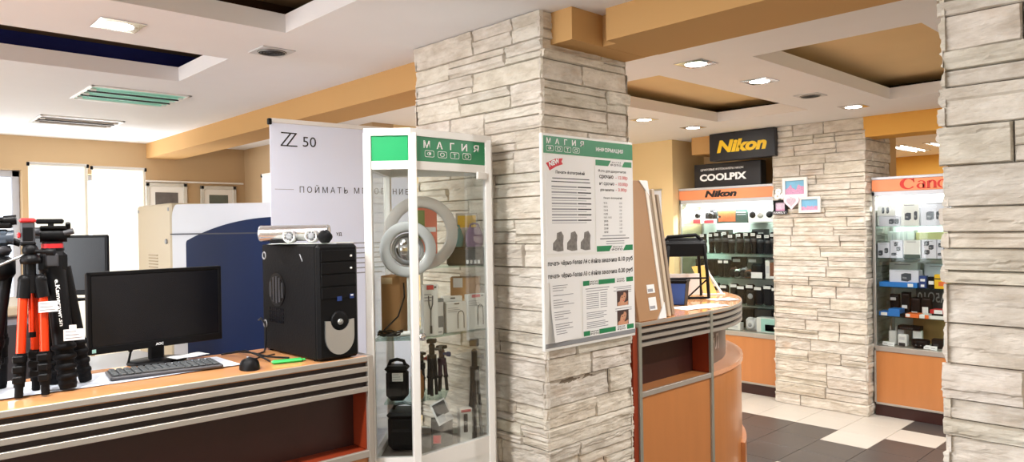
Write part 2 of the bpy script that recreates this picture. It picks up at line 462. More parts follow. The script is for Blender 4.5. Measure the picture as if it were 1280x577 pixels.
for a, c in (((y0, z0), (y0 + 0.05, z1)), ((y1 - 0.05, z0), (y1, z1)), ((y0, z1 - 0.05), (y1, z1)), ((y0, z0), (y1, z0 + 0.05))):
    b.box((x, a[0], a[1]), (x + 0.06, c[0], c[1]), MACHW, 0.006)
struct(b, 'window_2')
b = B(); b.box((XW, 2.56 - 0.4, 2.098), (XW + 0.02, 3.12, 2.115), FRAMEW, 0.003); struct(b, 'trim_1')

# stone pillars: stacked split slabs, each a rough relief patch
def stone_faces(faces, z1, courses, seed, du, dv, core):
    """faces: (origin, u, n, width) seen sides; shared course heights; core: the grout body"""
    rnd = random.Random(seed); b = B(); b.cols = []
    b.box(core[0], core[1], STONE); b.cols += [(0.34, 0.30, 0.26, 1)] * (len(b.v))
    zs = [0.0]
    while zs[-1] < z1 - 0.03:
        zs.append(min(z1, zs[-1] + rnd.uniform(*courses)))
    zs[-1] = z1
    for o, u, n, W in faces:
        o = Vector(o); u = Vector(u); n = Vector(n)
        for ci in range(len(zs) - 1):
            za, zb = zs[ci], zs[ci + 1]
            cuts = [-rnd.uniform(0.0, 0.014)]
            end = W + rnd.uniform(0.0, 0.014)
            while True:
                nx = cuts[-1] + rnd.uniform(0.16, 0.5)
                if nx > end - 0.12: break
                cuts.append(nx)
            cuts.append(end)
            for k in range(len(cuts) - 1):
                ua, ub = cuts[k] + 0.0015, cuts[k + 1] - 0.0015
                # some blocks are two thin slabs
                rows = [(za, zb)]
                if rnd.random() < 0.45 and zb - za > 0.06:
                    zm = za + (zb - za) * rnd.uniform(0.35, 0.65); rows = [(za, zm), (zm, zb)]
                for ra, rb in rows:
                    ra2, rb2 = ra + 0.0007, rb - 0.0007; dip = rnd.uniform(-0.011, -0.005)
                    nu = max(3, int((ub - ua) / du)); nv = max(3, int((rb2 - ra2) / dv))
                    us = [ua, ua + 0.004] + [ua + (ub - ua) * i / nu for i in range(1, nu)] + [ub - 0.004, ub]
                    vs_ = [ra2, ra2 + 0.003] + [ra2 + (rb2 - ra2) * i / nv for i in range(1, nv)] + [rb2 - 0.003, rb2]
                    prot = rnd.uniform(-0.002, 0.008); sd = Vector((rnd.uniform(0, 50), rnd.uniform(0, 50), rnd.uniform(0, 50)))
                    tilt = rnd.uniform(-0.05, 0.05)
                    ledge = [(rnd.uniform(0.15, 0.85), rnd.choice((-1, 1)) * rnd.uniform(0.002, 0.006)) for _ in range(rnd.choice((1, 2, 2, 3)))]
                    br = rnd.uniform(0.90, 1.04); tone = (br * rnd.uniform(0.985, 1.015), br, br * rnd.uniform(0.96, 1.02), 1)
                    P = []
                    for v in vs_:
                        for q in us:
                            fu = (q - ua) / (ub - ua); fv = (v - ra2) / (rb2 - ra2)
                            d = prot + tilt * (fv - 0.5) * 0.05
                            for lp, ld in ledge:
                                wob = 0.16 * noise.noise(Vector((q * 6, lp * 9, 3)) + sd)
                                if fv > lp + wob: d += ld
                            d += 0.0055 * noise.noise(Vector((q * 16, v * 40, 0)) + sd) + 0.0028 * noise.noise(Vector((q * 55, v * 110, 5)) + sd)
                            if v in (vs_[0], vs_[-1]) or q in (us[0], us[-1]): d = dip
                            P.append(tuple(o + u * q + Vector((0, 0, v)) + n * d))
                    w = len(us)
                    F = [(j * w + i, j * w + i + 1, (j + 1) * w + i + 1, (j + 1) * w + i) for j in range(len(vs_) - 1) for i in range(w - 1)]
                    b.add(P, F, STONE, False)
                    b.cols += [tone] * len(P)
    return b
cx0, cx1, cy0, cy1 = -2.795, -1.966, 2.045, 2.592
b = stone_faces([((cx0, cy0, 0), (1, 0, 0), (0, -1, 0), cx1 - cx0), ((cx1, cy0, 0), (0, 1, 0), (1, 0, 0), cy1 - cy0), ((cx0, cy1, 0), (0, -1, 0), (-1, 0, 0), cy1 - cy0), ((cx1, cy1, 0), (-1, 0, 0), (0, 1, 0), cx1 - cx0)], ZC, (0.078, 0.104), 3, 0.013, 0.006, ((cx0 + 0.017, cy0 + 0.017, 0), (cx1 - 0.017, cy1 - 0.017, ZC)))
struct(b, 'stone_pillar', fix=False)
b = stone_faces([((-0.556, 2.035, 0), (1, 0, 0), (0, -1, 0), 0.83), ((-0.556, 2.61, 0), (0, -1, 0), (-1, 0, 0), 0.575)], ZC, (0.088, 0.104), 11, 0.012, 0.0055, ((-0.539, 2.052, 0), (0.26, 2.593, ZC)))
struct(b, 'stone_pillar', fix=False)
b = stone_faces([((-3.04, 6.145, 0), (1, 0, 0), (0, -1, 0), 0.785), ((-2.255, 6.145, 0), (0, 1, 0), (1, 0, 0), 0.57), ((-3.04, 6.715, 0), (0, -1, 0), (-1, 0, 0), 0.57)], ZC, (0.075, 0.105), 5, 0.022, 0.014, ((-3.023, 6.162, 0), (-2.272, 6.698, ZC)))
struct(b, 'stone_pillar', fix=False)

# ------------------------------------------------------------------ ceiling fittings
def downlight(x, y, label, power=22, bulb=True):
    t = thing('downlight', label, 'downlight', (x, y, ZC), 0, 'square recessed downlights in the ceiling')
    b = B(); s = 0.085; i = 0.058
    n = 32
    sq = []; ci = []
    for k in range(n):
        a = 2 * PI * k / n; c, sn = math.cos(a), math.sin(a); q = max(abs(c), abs(sn))
        sq.append((s * c / q, s * sn / q)); ci.append((i * c, i * sn))
    vs = [(p[0], p[1], -0.004) for p in sq] + [(p[0], p[1], -0.006) for p in ci] + [(p[0], p[1], 0.0) for p in sq] + [(p[0], p[1], 0.0) for p in ci]
    fs = []
    for k in range(n):
        k2 = (k + 1) % n
        fs += [(k, k2, n + k2, n + k), (k, 2 * n + k, 2 * n + k2, k2), (n + k, n + k2, 3 * n + k2, 3 * n + k), (2 * n + k, 3 * n + k, 3 * n + k2, 2 * n + k2)]
    b.add(vs, fs, CHROME); b.build('frame', t)
    b = B(); b.lathe([(0.0, -0.010), (0.03, -0.009), (0.056, -0.004), (0.056, -0.001), (0, -0.001)], BULB, n=24); b.build('lamp', t)
    la = bpy.data.lights.new('downlight_beam', 'SPOT'); la.energy = power; la.spot_size = R(150); la.spot_blend = 0.6; la.shadow_soft_size = 0.05; la.color = (1.0, 0.985, 0.965)
    lo = bpy.data.objects.new('downlight_beam', la); COL.objects.link(lo); lo.parent = t; lo.location = (0, 0, -0.02)
    return t
DLP = 27
for x, y, l in ((-2.085, 3.36, 'lit square downlight between the two brown recesses, closest to the ochre beam'),
                (-2.09, 4.07, 'lit square downlight between the two brown recesses, midway along the row'),
                (-2.10, 5.53, 'lit square downlight above the stone pillar with the photo frames'),
                (-3.46, 4.79, 'lit square downlight glowing just past the stone pillar with the price board'),
                (-3.47, 5.53, 'lit square downlight in front of the yellow sign over the glass cabinet'),
                (-3.245, 0.868, 'lit square downlight beside the navy ceiling recess')):
    downlight(x, y, l, DLP)
def spare_light(x, y, e, size=0.12, col=(1.0, 0.985, 0.965)):
    la = bpy.data.lights.new('unseen_ceiling_lamp', 'AREA'); la.shape = 'DISK'; la.size = size; la.energy = e; la.color = col
    o = bpy.data.objects.new('unseen_ceiling_lamp', la); COL.objects.link(o); o.location = (x, y, ZC - 0.015); return o
for x, y in ((-3.46, 3.36), (-3.46, 4.07), (-0.72, 3.36), (-0.72, 4.8), (-3.245, -0.5), (-1.87, 0.1), (-1.87, -1.2), (1.0, -2.2), (-3.245, -2.0), (-5.4, -1.6), (1.2, 4.0)  ):
    spare_light(x, y, DLP * 0.9)  # unseen lamps: hidden ones of the rows, plus ones added for brightness
spare_light(-1.87, 0.87, DLP * 0.45)  # extra lamp added out of view to brighten the banner

def vent(x, y, label):
    t = thing('ceiling_vent', label, 'vent', (x, y, ZC), 0, 'round grilles in the ceiling')
    b = B(); s = 0.082; b.box((-s, -s, -0.006), (s, s, 0), LGREY, 0.002); b.build('plate', t)
    b = B(); b.lathe([(0.0, -0.008), (0.066, -0.008), (0.068, -0.0065), (0.0, -0.0065)], BLACK, n=28)
    for k in range(5):
        r = 0.012 + 0.013 * k; b.ring((0, 0, -0.009), (0, 0, 1), r, 0.0022, DGREY if k < 4 else ALU, n=28, k=6)
    b.build('grille', t)
vent(-3.26, 1.537, 'unlit round grille set in the plain ceiling beside the ochre beam')
vent(-2.106, 4.807, 'unlit round grille between two lit downlights')

def fluor(c, L, W, label, lit, group, refl, tubes=3):
    """recessed troffer: body, louvre strips and tubes running along y"""
    t = thing('fluorescent_light', label, 'ceiling light', (c[0], c[1], ZC), 0, group)
    b = B(); w, l = W / 2, L / 2
    for a, d in (((-w, -l), (-w + 0.02, l)), ((w - 0.02, -l), (w, l)), ((-w, -l), (w, -l + 0.02)), ((-w, l - 0.02), (w, l))):
        b.box((a[0], a[1], -0.009), (d[0], d[1], 0.0), FRAMEW, 0.003)
    b.build('frame', t)
    b = B(); b.box((-w + 0.02, -l + 0.02, -0.003), (w - 0.02, l - 0.02, -0.001), refl); b.build('reflector', t)
    bw = (W - 0.04) / tubes
    for k in range(tubes):
        x = -w + 0.02 + bw * (k + 0.5)
        b = B(); b.cyl((x, -l + 0.05, -0.010), (x, l - 0.05, -0.010), 0.006, TUBE if lit else refl, n=12)
        b.cyl((x, -l + 0.02, -0.010), (x, -l + 0.05, -0.010), 0.008, WHITE, n=12); b.cyl((x, l - 0.05, -0.010), (x, l - 0.02, -0.010), 0.008, WHITE, n=12)
        b.build('tube', t)
        if k:
            b = B(); xx = -w + 0.02 + bw * k; b.box((xx - 0.005, -l + 0.02, -0.012), (xx + 0.005, l - 0.02, -0.003), DGREY, 0.002); b.build('divider', t)
    if lit:
        la = bpy.data.lights.new('tube_glow', 'AREA'); la.shape = 'RECTANGLE'; la.size = W; la.size_y = L; la.energy = 16; la.color = (1, 0.97, 0.92)
        o = bpy.data.objects.new('tube_glow', la); COL.objects.link(o); o.parent = t; o.location = (0, 0, -0.035)
    return t
fluor((-4.89, 1.37), 0.56, 0.52, 'square ceiling fitting with teal tinted reflectors, unlit', False, 'unlit fluorescent fittings', TEALG)
fluor((-6.2, 1.36), 0.55, 0.44, 'shallow grey unlit tube fitting close to the beige wall', False, 'unlit fluorescent fittings', mat('dull_grey_reflector', (170, 160, 150), 0.4, 0.3), 2)
fluor((-2.88, 9.2), 0.95, 0.22, 'lit tube fitting in the room beyond, next to the stone pillar', True, 'lit tube fittings in the far room', WHITE, 2)
fluor((-2.48, 9.2), 0.95, 0.22, 'lit tube fitting in the room beyond, farther from the stone pillar', True, 'lit tube fittings in the far room', WHITE, 2)

# ------------------------------------------------------------------ lights outside the picture
W_ = bpy.data.worlds.new('daylight'); SC.world = W_; W_.use_nodes = True
bg = W_.node_tree.nodes['Background']; bg.inputs[0].default_value = (0.86, 0.93, 1.0, 1); bg.inputs[1].default_value = 2.2
def daylight_or_fill(c, sx, sy, e, rot, col=(0.92, 0.96, 1.0)):
    la = bpy.data.lights.new('window_or_fill_light', 'AREA'); la.shape = 'RECTANGLE'; la.size = sx; la.size_y = sy; la.energy = e; la.color = col
    o = bpy.data.objects.new('window_or_fill_light', la); COL.objects.link(o); o.location = c; o.rotation_euler = rot; return o
for x, e in ((-5.4, 40), (-2.9, 85), (-0.4, 4)): daylight_or_fill((x, YS - 0.02, 1.45), 1.9, 1.45, e, (R(100), 0, 0))
daylight_or_fill((XW - 0.05, 0.75, 1.55), 0.8, 1.2, 6, (R(90), 0, R(-90)))
daylight_or_fill((XW - 0.05, 1.75, 1.55), 0.7, 1.2, 20, (R(90), 0, R(-90)))
for y in (0.2, 4.0): daylight_or_fill((XE - 0.02, y, 1.45), 2.6, 1.5, 20, (R(104), 0, R(90)))  # added fill lights on the solid side wall, no window there

# ------------------------------------------------------------------ camera
cam = bpy.data.cameras.new('camera'); co = bpy.data.objects.new('camera', cam); COL.objects.link(co)
cam.sensor_fit = 'HORIZONTAL'; cam.sensor_width = 36; cam.lens = 893.9 / 1280 * 36; cam.clip_start = 0.02
yaw, pit, rol = R(-46.439), R(-0.240), R(-0.949)
fw = Vector((math.sin(yaw) * math.cos(pit), math.cos(yaw) * math.cos(pit), math.sin(pit))); rt = Vector((math.cos(yaw), -math.sin(yaw), 0)); up = rt.cross(fw)
r2 = rt * math.cos(rol) + up * math.sin(rol); u2 = up * math.cos(rol) - rt * math.sin(rol)
Mx = Matrix((r2, u2, -fw)).transposed().to_4x4(); Mx.translation = (0, 0, CAMH); co.matrix_world = Mx
SC.camera = co
SC.view_settings.view_transform = 'Standard'; SC.view_settings.look = 'None'; SC.view_settings.gamma = 1.0; SC.view_settings.use_curve_mapping = False
SC.view_settings.exposure = 0.36
SC.cycles.max_bounces = 10; SC.cycles.transparent_max_bounces = 24; SC.cycles.diffuse_bounces = 5; SC.cycles.glossy_bounces = 4
SC.cycles.use_denoising = True; SC.cycles.caustics_reflective = False; SC.cycles.caustics_refractive = False; SC.cycles.sample_clamp_indirect = 4.0

# ------------------------------------------------------------------ long counter on the near side
CT = 1.15
def long_counter():
    t = thing('reception_counter', 'long straight counter with grey metal stripes carrying the black monitor and computer tower', 'counter', (-2.217, 1.405, 0), R(-1.66))
    L = -2.9
    b = B(); b.box((-0.45, L, CT - 0.022), (-0.002, -0.014, CT), WOODT, 0.003); b.build('counter_top', t)
    b = B(); b.box((-0.03, L, 1.022), (-0.012, -0.02, CT - 0.02), GAPD); b.build('apron', t)
    for k in range(4):
        z1 = CT - 0.001 - k * 0.0358
        b = B(); b.box((-0.016, L, z1 - 0.0179), (0.002, -0.02, z1), STRIP, 0.0015); b.build('metal_strip', t)
    b = B(); b.box((-0.022, -0.022, 0), (0.004, 0, CT + 0.001), STRIP, 0.002); b.box((-0.45, -0.02, CT - 0.022), (-0.02, -0.001, CT + 0.0012), STRIP, 0.002); b.build('end_post', t)
    b = B(); b.box((-0.45, -0.02, 0), (-0.02, -0.003, CT - 0.022), WOODR); b.build('end_panel', t)
    b = B(); b.box((-0.12, L, 0.80), (-0.10, -0.02, 1.13), WENGE); b.build('niche_back', t)
    b = B(); b.box((-0.12, -0.026, 0.815), (-0.012, -0.02, 1.05), WOODR); b.build('niche_side', t)
    b = B(); b.box((-0.12, L, 0.80), (-0.01, -0.022, 0.812), WOODR, 0.002); b.build('ledge', t)
    b = B(); b.box((-0.012, L, 0.788), (0.003, -0.02, 0.813), STRIP, 0.002); b.build('ledge_rail', t)
    b = B(); b.box((-0.03, L, 0.08), (-0.008, -0.022, 0.79), WOOD); b.build('front_panel', t)
    b = B(); b.box((-0.06, L, 0), (-0.035, -0.022, 0.08), WENGE); b.build('plinth', t)
    b = B(); b.box((-0.95, L, 0.72), (-0.40, -0.03, 0.745), WOOD, 0.003); b.box((-0.45, L, 0.0), (-0.43, -0.03, 1.128), WOOD); b.build('work_desk', t)
long_counter()

# ------------------------------------------------------------------ monitor, keyboard, mouse, tower
def monitor(name, label, loc, rz, W, H, zb, stand=True, logo=None):
    """screen centre over loc; local x = width, -y = screen side; zb = bottom edge above loc"""
    t = thing(name, label, 'monitor', loc, rz)
    b = B(); w = W / 2
    b.box((-w, 0.0, zb), (w, 0.022, zb + H), BLACK, 0.006); b.box((-w * 0.6, 0.02, zb + 0.06), (w * 0.6, 0.045, zb + H - 0.05), BLACK, 0.012); b.build('housing', t)
    b = B(); b.box((-w + 0.014, -0.0015, zb + 0.026), (w - 0.014, 0.002, zb + H - 0.014), BLACKG); b.build('screen', t)
    b = B()
    fr = 0.004
    b.box((-w, -0.003, zb), (w, 0.003, zb + 0.024), BLACK, 0.002); b.box((-w, -0.003, zb + H - 0.012), (w, 0.003, zb + H), BLACK, 0.002)
    b.box((-w, -0.003, zb), (-w + 0.012, 0.003, zb + H), BLACK, 0.002); b.box((w - 0.012, -0.003, zb), (w, 0.003, zb + H), BLACK, 0.002); bz = b.build('bezel', t)
    if logo:
        b = B(); write(b, logo, (0.0, -0.0032, zb + 0.007), UX, UZ, LETW, h=0.009, bold=0.03, anchor='c'); b.build('maker_logo', bz)
        b = B(); b.box((-w + 0.012, -0.0036, zb + 0.006), (-w + 0.024, -0.003, zb + 0.018), MINT); b.build('sticker', bz)
    if stand:
        b = B(); b.box((-0.026, 0.018, 0.006), (0.026, 0.04, zb + 0.10), BLACK, 0.006); b.build('neck', t)
        b = B(); b.lathe([(0.0, 0.0), (0.098, 0.0), (0.10, 0.004), (0.09, 0.011), (0.03, 0.014), (0, 0.014)], BLACK, n=32)
        o = b.build('stand_base', t); o.scale = (1.0, 0.72, 1.0); o.location = (0, 0.02, 0)
    return t
monitor('computer_monitor', 'wide black monitor on the striped counter, screen dark, beside the tripods', (-2.672, 0.826, CT), R(94.2 - 0), 0.452, 0.272, 0.055, logo='AOC')
# its cables
b = B(); b.tube([(-2.70, 0.74, 1.215), (-2.702, 0.742, 1.195), (-2.70, 0.735, 1.165), (-2.695, 0.73, 1.1535)], 0.004, BLACK); b.ball((-2.70, 0.741, 1.205), 0.009, BLACK, (1, 1, 1.4))
tag(b.build('video_plug_cable'), 'short black cable with plug hanging under the wide monitor', 'cable')

def keyboard():
    t = thing('computer_keyboard', 'dark keyboard lying along the counter edge in front of the wide monitor', 'keyboard', (-2.468, 0.780, CT + 0.0035), R(90 - 7.5))
    b = B(); b.box((-0.165, -0.068, 0), (0.165, 0.068, 0.012), DGREY, 0.004); b.build('case', t)
    b = B()
    for r in range(5):
        n = 15
        for k in range(n):
            x = -0.157 + k * 0.0209; y = -0.058 + r * 0.0238
            if r == 0 and 4 <= k <= 9:
                if k == 4: b.box((x, y, 0.011), (x + 0.0209 * 5 + 0.018, y + 0.019, 0.018), KEYS, 0.002)
                continue
            b.box((x, y, 0.011), (x + 0.018, y + 0.019, 0.0185), KEYS, 0.003)
    b.build('keys', t)
keyboard()
def mouse():
    t = thing('computer_mouse', 'black computer mouse on the counter at the foot of the tower', 'mouse', (-2.312, 0.992, CT), R(165))
    b = B(); prof = []
    n, k = 18, 8; vs = []; fs = []
    for j in range(k + 1):
        p = (PI / 2) * j / k
        for i in range(n):
            a = 2 * PI * i / n
            vs.append((0.052 * math.cos(p) ** 0.45 * math.cos(a), 0.032 * math.cos(p) ** 0.45 * math.sin(a) * (1 - 0.12 * math.cos(a)), 0.034 * math.sin(p) + 0.001 - 0.006 * math.cos(a) * math.sin(p)))
    for j in range(k):
        for i in range(n): fs.append((j * n + i, j * n + (i + 1) % n, (j + 1) * n + (i + 1) % n, (j + 1) * n + i))
    b.add(vs, fs, BLACK, True); b.add(vs, [tuple(range(n))], BLACK); b.build('body', t)
    b = B(); b.cyl((0.026, -0.004, 0.028), (0.026, 0.004, 0.028), 0.009, GREY, n=14); b.build('scroll_wheel', t)
    b = B(); b.tube([(0.05, 0, 0.012), (0.085, -0.015, 0.014), (0.15, -0.03, 0.004), (0.19, -0.07, 0.004), (0.22, -0.12, 0.004)], 0.0024, BLACK); b.build('cable', t)
mouse()
def tower():
    t = thing('computer_tower', 'black desktop computer tower with silver crescent front standing on the striped counter', 'computer', (-2.235, 1.278, CT), R(90))
    # local: x along world +y, -y = front side (world +x), depth along +y
    W, D, H = 0.158, 0.425, 0.402
    b = B(); b.box((-W / 2, 0.012, 0.006), (W / 2, D, H), BLACKM, 0.004); b.build('case', t)
    b = B(); b.box((-W / 2 - 0.001, -0.008, 0.004), (W / 2 + 0.001, 0.016, H + 0.001), BLACK, 0.01); b.build('front_bezel', t)
    fx0, fx1 = -W / 2 + 0.012, W / 2 - 0.012
    for k in range(4):
        z1 = H - 0.018 - k * 0.043
        b = B(); b.box((fx0, -0.0115, z1 - 0.040), (fx1, -0.007, z1), BLACK, 0.003)
        if k < 2: b.lathe([(0, 0), (0.0042, 0), (0.0042, 0.002), (0, 0.002)], LETW, (W / 2 - 0.03, -0.0115, z1 - 0.022), (0, -1, 0), n=10)
        b.build('drive_bay', t)
    b = B(); b.box((-0.008, -0.0125, 0.206), (0.010, -0.0115, 0.222), DBLUE); b.build('blue_sticker', t)
    b = B(); b.box((0.042, -0.0125, 0.212), (0.058, -0.0115, 0.228), DBLUE); b.box((0.045, -0.013, 0.221), (0.055, -0.0124, 0.226), LETW); b.build('blue_sticker', t)
    # silver shield with crescent top, power button above
    pts = []
    for i in range(15):
        a = PI + PI * i / 14; pts.append((0.056 * math.cos(a), 0.082 + 0.062 * math.sin(a) * 1.0))
    pts += [(0.056, 0.140)]
    for i in range(11):
        a = -PI * i / 10; pts.append((0.036 * math.cos(a), 0.138 + 0.034 * math.sin(a)))
    pts += [(-0.056, 0.140)]
    b = B(); M = Matrix(((1, 0, 0, 0), (0, 0, -1, -0.008), (0, 1, 0, 0), (0, 0, 0, 1))); b.prism(pts, 0, 0.007, ALU, M); b.build('silver_shield', t)
    b = B(); b.lathe([(0, 0), (0.033, 0), (0.033, 0.005), (0.026, 0.008), (0, 0.008)], BLACK, (0, -0.008, 0.139), (0, -1, 0), n=28); b.lathe([(0, 0), (0.011, 0), (0.010, 0.005), (0, 0.006)], ALU, (0, -0.015, 0.134), (0, -1, 0), n=18); b.build('power_button', t)
    # side facing the tripods (local -x)
    xs = -W / 2
    b = B(); ring = []
    M = Matrix(((0, 0, -1, xs + 0.001), (1, 0, 0, 0), (0, 1, 0, 0), (0, 0, 0, 1)))
    def oval(cx, cz, a, c, n=32): return [(cx + a * math.cos(2 * PI * i / n), cz + c * math.sin(2 * PI * i / n)) for i in range(n)]
    b.prism(oval(0.30, 0.235, 0.066, 0.062), 0, 0.004, BLACK, M)
    for k in range(9):
        y = 0.30 - 0.048 + k * 0.012; hh = 0.05 * math.sqrt(max(0.05, 1 - ((y - 0.30) / 0.058) ** 2))
        b.box((xs - 0.006, y - 0.0035, 0.235 - hh), (xs - 0.002, y + 0.0035, 0.235 + hh), BLACKG if k % 2 else DGREY, 0.001)
    b.build('side_vent', t)
    b = B()
    for i in range(11):
        for j in range(4):
            b.box((xs - 0.002, 0.25 + i * 0.0115, 0.112 + j * 0.015), (xs + 0.002, 0.257 + i * 0.0115, 0.122 + j * 0.015), BLACKG)
    b.build('vent_grid', t)
    b = B(); b.tube([(xs - 0.001, 0.098, 0.345), (xs - 0.002, 0.115, 0.370)], 0.002, GREY); b.build('scratch_mark', t)
    for z in (0.36, 0.10):
        b = B(); b.ring((xs, 0.405, z), (1, 0, 0), 0.013, 0.003, GREY, n=20, k=6); b.build('side_latch', t)
    for sx in (-0.06, 0.06):
        for sy in (0.04, D - 0.04):
            b = B(); b.cyl((sx, sy, 0), (sx, sy, 0.007), 0.012, BLACKM, n=12); b.build('foot', t)
tower()
# cables behind the mouse
rc = random.Random(3)
for k, (pts) in enumerate(([(-2.67, 1.185, 1.262), (-2.62, 1.172, 1.275), (-2.575, 1.168, 1.258), (-2.565, 1.166, 1.21), (-2.575, 1.168, 1.17), (-2.57, 1.160, 1.1545), (-2.54, 1.12, 1.1545), (-2.48, 1.125, 1.1545)],
                           [(-2.66, 1.09, 1.1545), (-2.60, 1.095, 1.158), (-2.52, 1.095, 1.165), (-2.44, 1.115, 1.158), (-2.38, 1.165, 1.1545)],
                           [(-2.64, 1.03, 1.1545), (-2.58, 1.05, 1.165), (-2.50, 1.06, 1.18), (-2.44, 1.075, 1.17), (-2.37, 1.09, 1.1545)])):
    b = B(); b.tube(pts, 0.0034, BLACK)
    tag(b.build('black_cable'), ('black cable looping down the side of the computer tower', 'thin black cable crossing the counter behind the mouse', 'black cable arching highest behind the mouse')[k], 'cable', 'cables by the tower')
b = B(); b.box((-0.052, -0.014, 0.0), (0.052, 0.014, 0.012), LIME, 0.006); b.box((0.05, -0.006, 0.003), (0.062, 0.006, 0.009), LIME, 0.002)
tag(b.build('green_stapler', loc=(-2.318, 1.128, CT), rz=R(75)), 'bright green slim plastic tool lying between mouse and computer tower', 'stationery')
def sheet(name, label, loc, rz, w, l, m=PAPER, z=0.0012, cat='paper', group=None):
    b = B(); nu = 10; vs = []; n = nu + 1
    for j in (0, 1):
        for i in range(n):
            x = -w / 2 + w * i / nu
            vs.append((x, -l / 2 + l * j, z + 0.0012 * math.sin(i * 0.9)))
    fs = [(i, i + 1, n + i + 1, n + i) for i in range(nu)]
    low = [(p[0], p[1], p[2] - 0.001) for p in vs]
    b.add(vs + low, fs + [tuple(2 * n + q for q in f)[::-1] for f in fs], m, True)
    for e in ((0, n), (nu, n + nu)):
        b.add([vs[e[0]], vs[e[1]], low[e[1]], low[e[0]]], [(0, 1, 2, 3)], m)
    return tag(b.build(name, loc=loc, rz=rz), label, cat, group)
sheet('desk_pad', 'long white desk pad under the dark keyboard on the striped counter', (-2.50, 0.60, CT + 0.0015), R(90), 0.80, 0.22, mat('pale_blue_grey_pad', (214, 220, 232), 0.35, var=0.02), 0.0020, 'pad')
sheet('paper_sheet', 'folded white sheet resting on the foot of the wide monitor', (-2.628, 0.908, CT + 0.017), R(100), 0.12, 0.07)
sheet('paper_sheet', 'small white note between the keyboard and the mouse', (-2.415, 0.968, CT + 0.003), R(90), 0.06, 0.05)
# on the tower: paper, silver light, webcam
sheet('paper_sheet', 'loose white paper lying on top of the computer tower', (-2.43, 1.287, CT + 0.404), R(60), 0.30, 0.17, mat('greenish_white_paper', (226, 230, 220), 0.6, var=0.02), 0.002)
def silver_bar():
    t = thing('silver_lamp', 'silver tube lamp with two round silver fittings lying on the computer tower', 'lamp', (-2.515, 1.282, CT + 0.4065), RZC)
    b = B(); r = 0.030; L = 0.262
    prof = [(r * 0.72, 0.02), (r * 0.72, 0.0), (r, 0.0), (r * 1.02, 0.004), (r, 0.01), (r, L - 0.006), (r * 0.95, L), (0.0, L), (0, 0.02)]
    b.lathe(prof, CHROME if False else mat('satin_silver', (214, 214, 216), 0.22, 0.85, var=0.02), (-0.155, 0.02, r + 0.008), (1, 0, 0), n=32); b.build('tube', t)
    for x in (-0.03, 0.053):
        b = B(); b.lathe([(0, 0.0), (0.021, 0.0), (0.025, 0.012), (0.0255, 0.05), (0.024, 0.056), (0.018, 0.056), (0.016, 0.050), (0, 0.050)], MATS['satin_silver'], (x, 0.02, 0.0262), (0, -1, 0), n=28)
        o = b.build('round_fitting', t)
        b = B(); b.lathe([(0, 0.0), (0.013, 0.0), (0.012, 0.004), (0.006, 0.006), (0, 0.006)], GREY, (x, -0.030, 0.0262), (0, -1, 0), n=20)
        for k in range(8):
            a = 2 * PI * k / 8; b.ball((x + 0.0145 * math.cos(a), -0.031, 0.0262 + 0.0145 * math.sin(a)), 0.0028, ALU, n=8)
        b.build('dial', o)
    b = B(); b.box((-0.115, 0.0, 0.0), (-0.05, 0.04, 0.012), BLACK, 0.004); b.build('bracket', t)
silver_bar()
def webcam():
    t = thing('black_pouch', 'small black cable bundle beside the silver tube lamp on the tower', 'cable', (-2.40, 1.325, CT + 0.4065), RZC)
    b = B(); b.ball((0, 0, 0.022), 0.027, BLACKM, (1.05, 0.9, 0.80)); b.build('bundle', t)
    b = B()
    for k in range(4): b.ring((0.0, 0.0, 0.022), (0.3 + 0.2 * k, 1, 0.25 * k), 0.024 - 0.002 * k, 0.0035, BLACK, n=24, k=6)
    b.build('coil', t)
webcam()

# ------------------------------------------------------------------ tripods
def ext(a, c, f): return tuple(a[i] + (c[i] - a[i]) * f for i in range(3))
def leg_part(t, top, foot, segs, name='leg', clamps=(), foot_m=BLACKM):
    """segs: (f0, f1, r, mat) along the leg"""
    b = B()
    for f0, f1, r, m in segs: b.cyl(ext(top, foot, f0), ext(top, foot, f1), r, m, n=16)
    o = b.build(name, t)
    for f0, f1, r in clamps:
        c = B(); c.cyl(ext(top, foot, f0), ext(top, foot, f1), r, BLACK, n=18); p = ext(top, foot, (f0 + f1) / 2)
        c.box((p[0] - r * 1.15, p[1] - r * 1.25, p[2] - 0.010), (p[0] + r * 0.5, p[1] - r * 0.6, p[2] + 0.010), BLACK, 0.003); c.build('leg_clamp', o)
    c = B(); c.cyl(ext(top, foot, 0.955), foot, segs[-1][2] * 1.05, foot_m, r1=segs[-1][2] * 0.9, n=14); c.build('rubber_foot', o)
    return o
def price_tag(t, c, w, h, rz=0.0, name='price_tag', lines=3):
    b = B(); b.T = Matrix.Translation(c) @ Matrix.Rotation(rz, 4, 'Z')
    b.box((-w / 2, -0.0012, -h / 2), (w / 2, 0, h / 2), PAPER)
    for k in range(lines):
        z = h / 2 - h * (k + 0.7) / (lines + 0.5)
        b.box((-w * 0.42, -0.0018, z - h * 0.03), (w * (0.1 + 0.28 * ((k * 7) % 3) / 2), -0.0012, z + h * 0.03), INKG)
    return b.build(name, t)

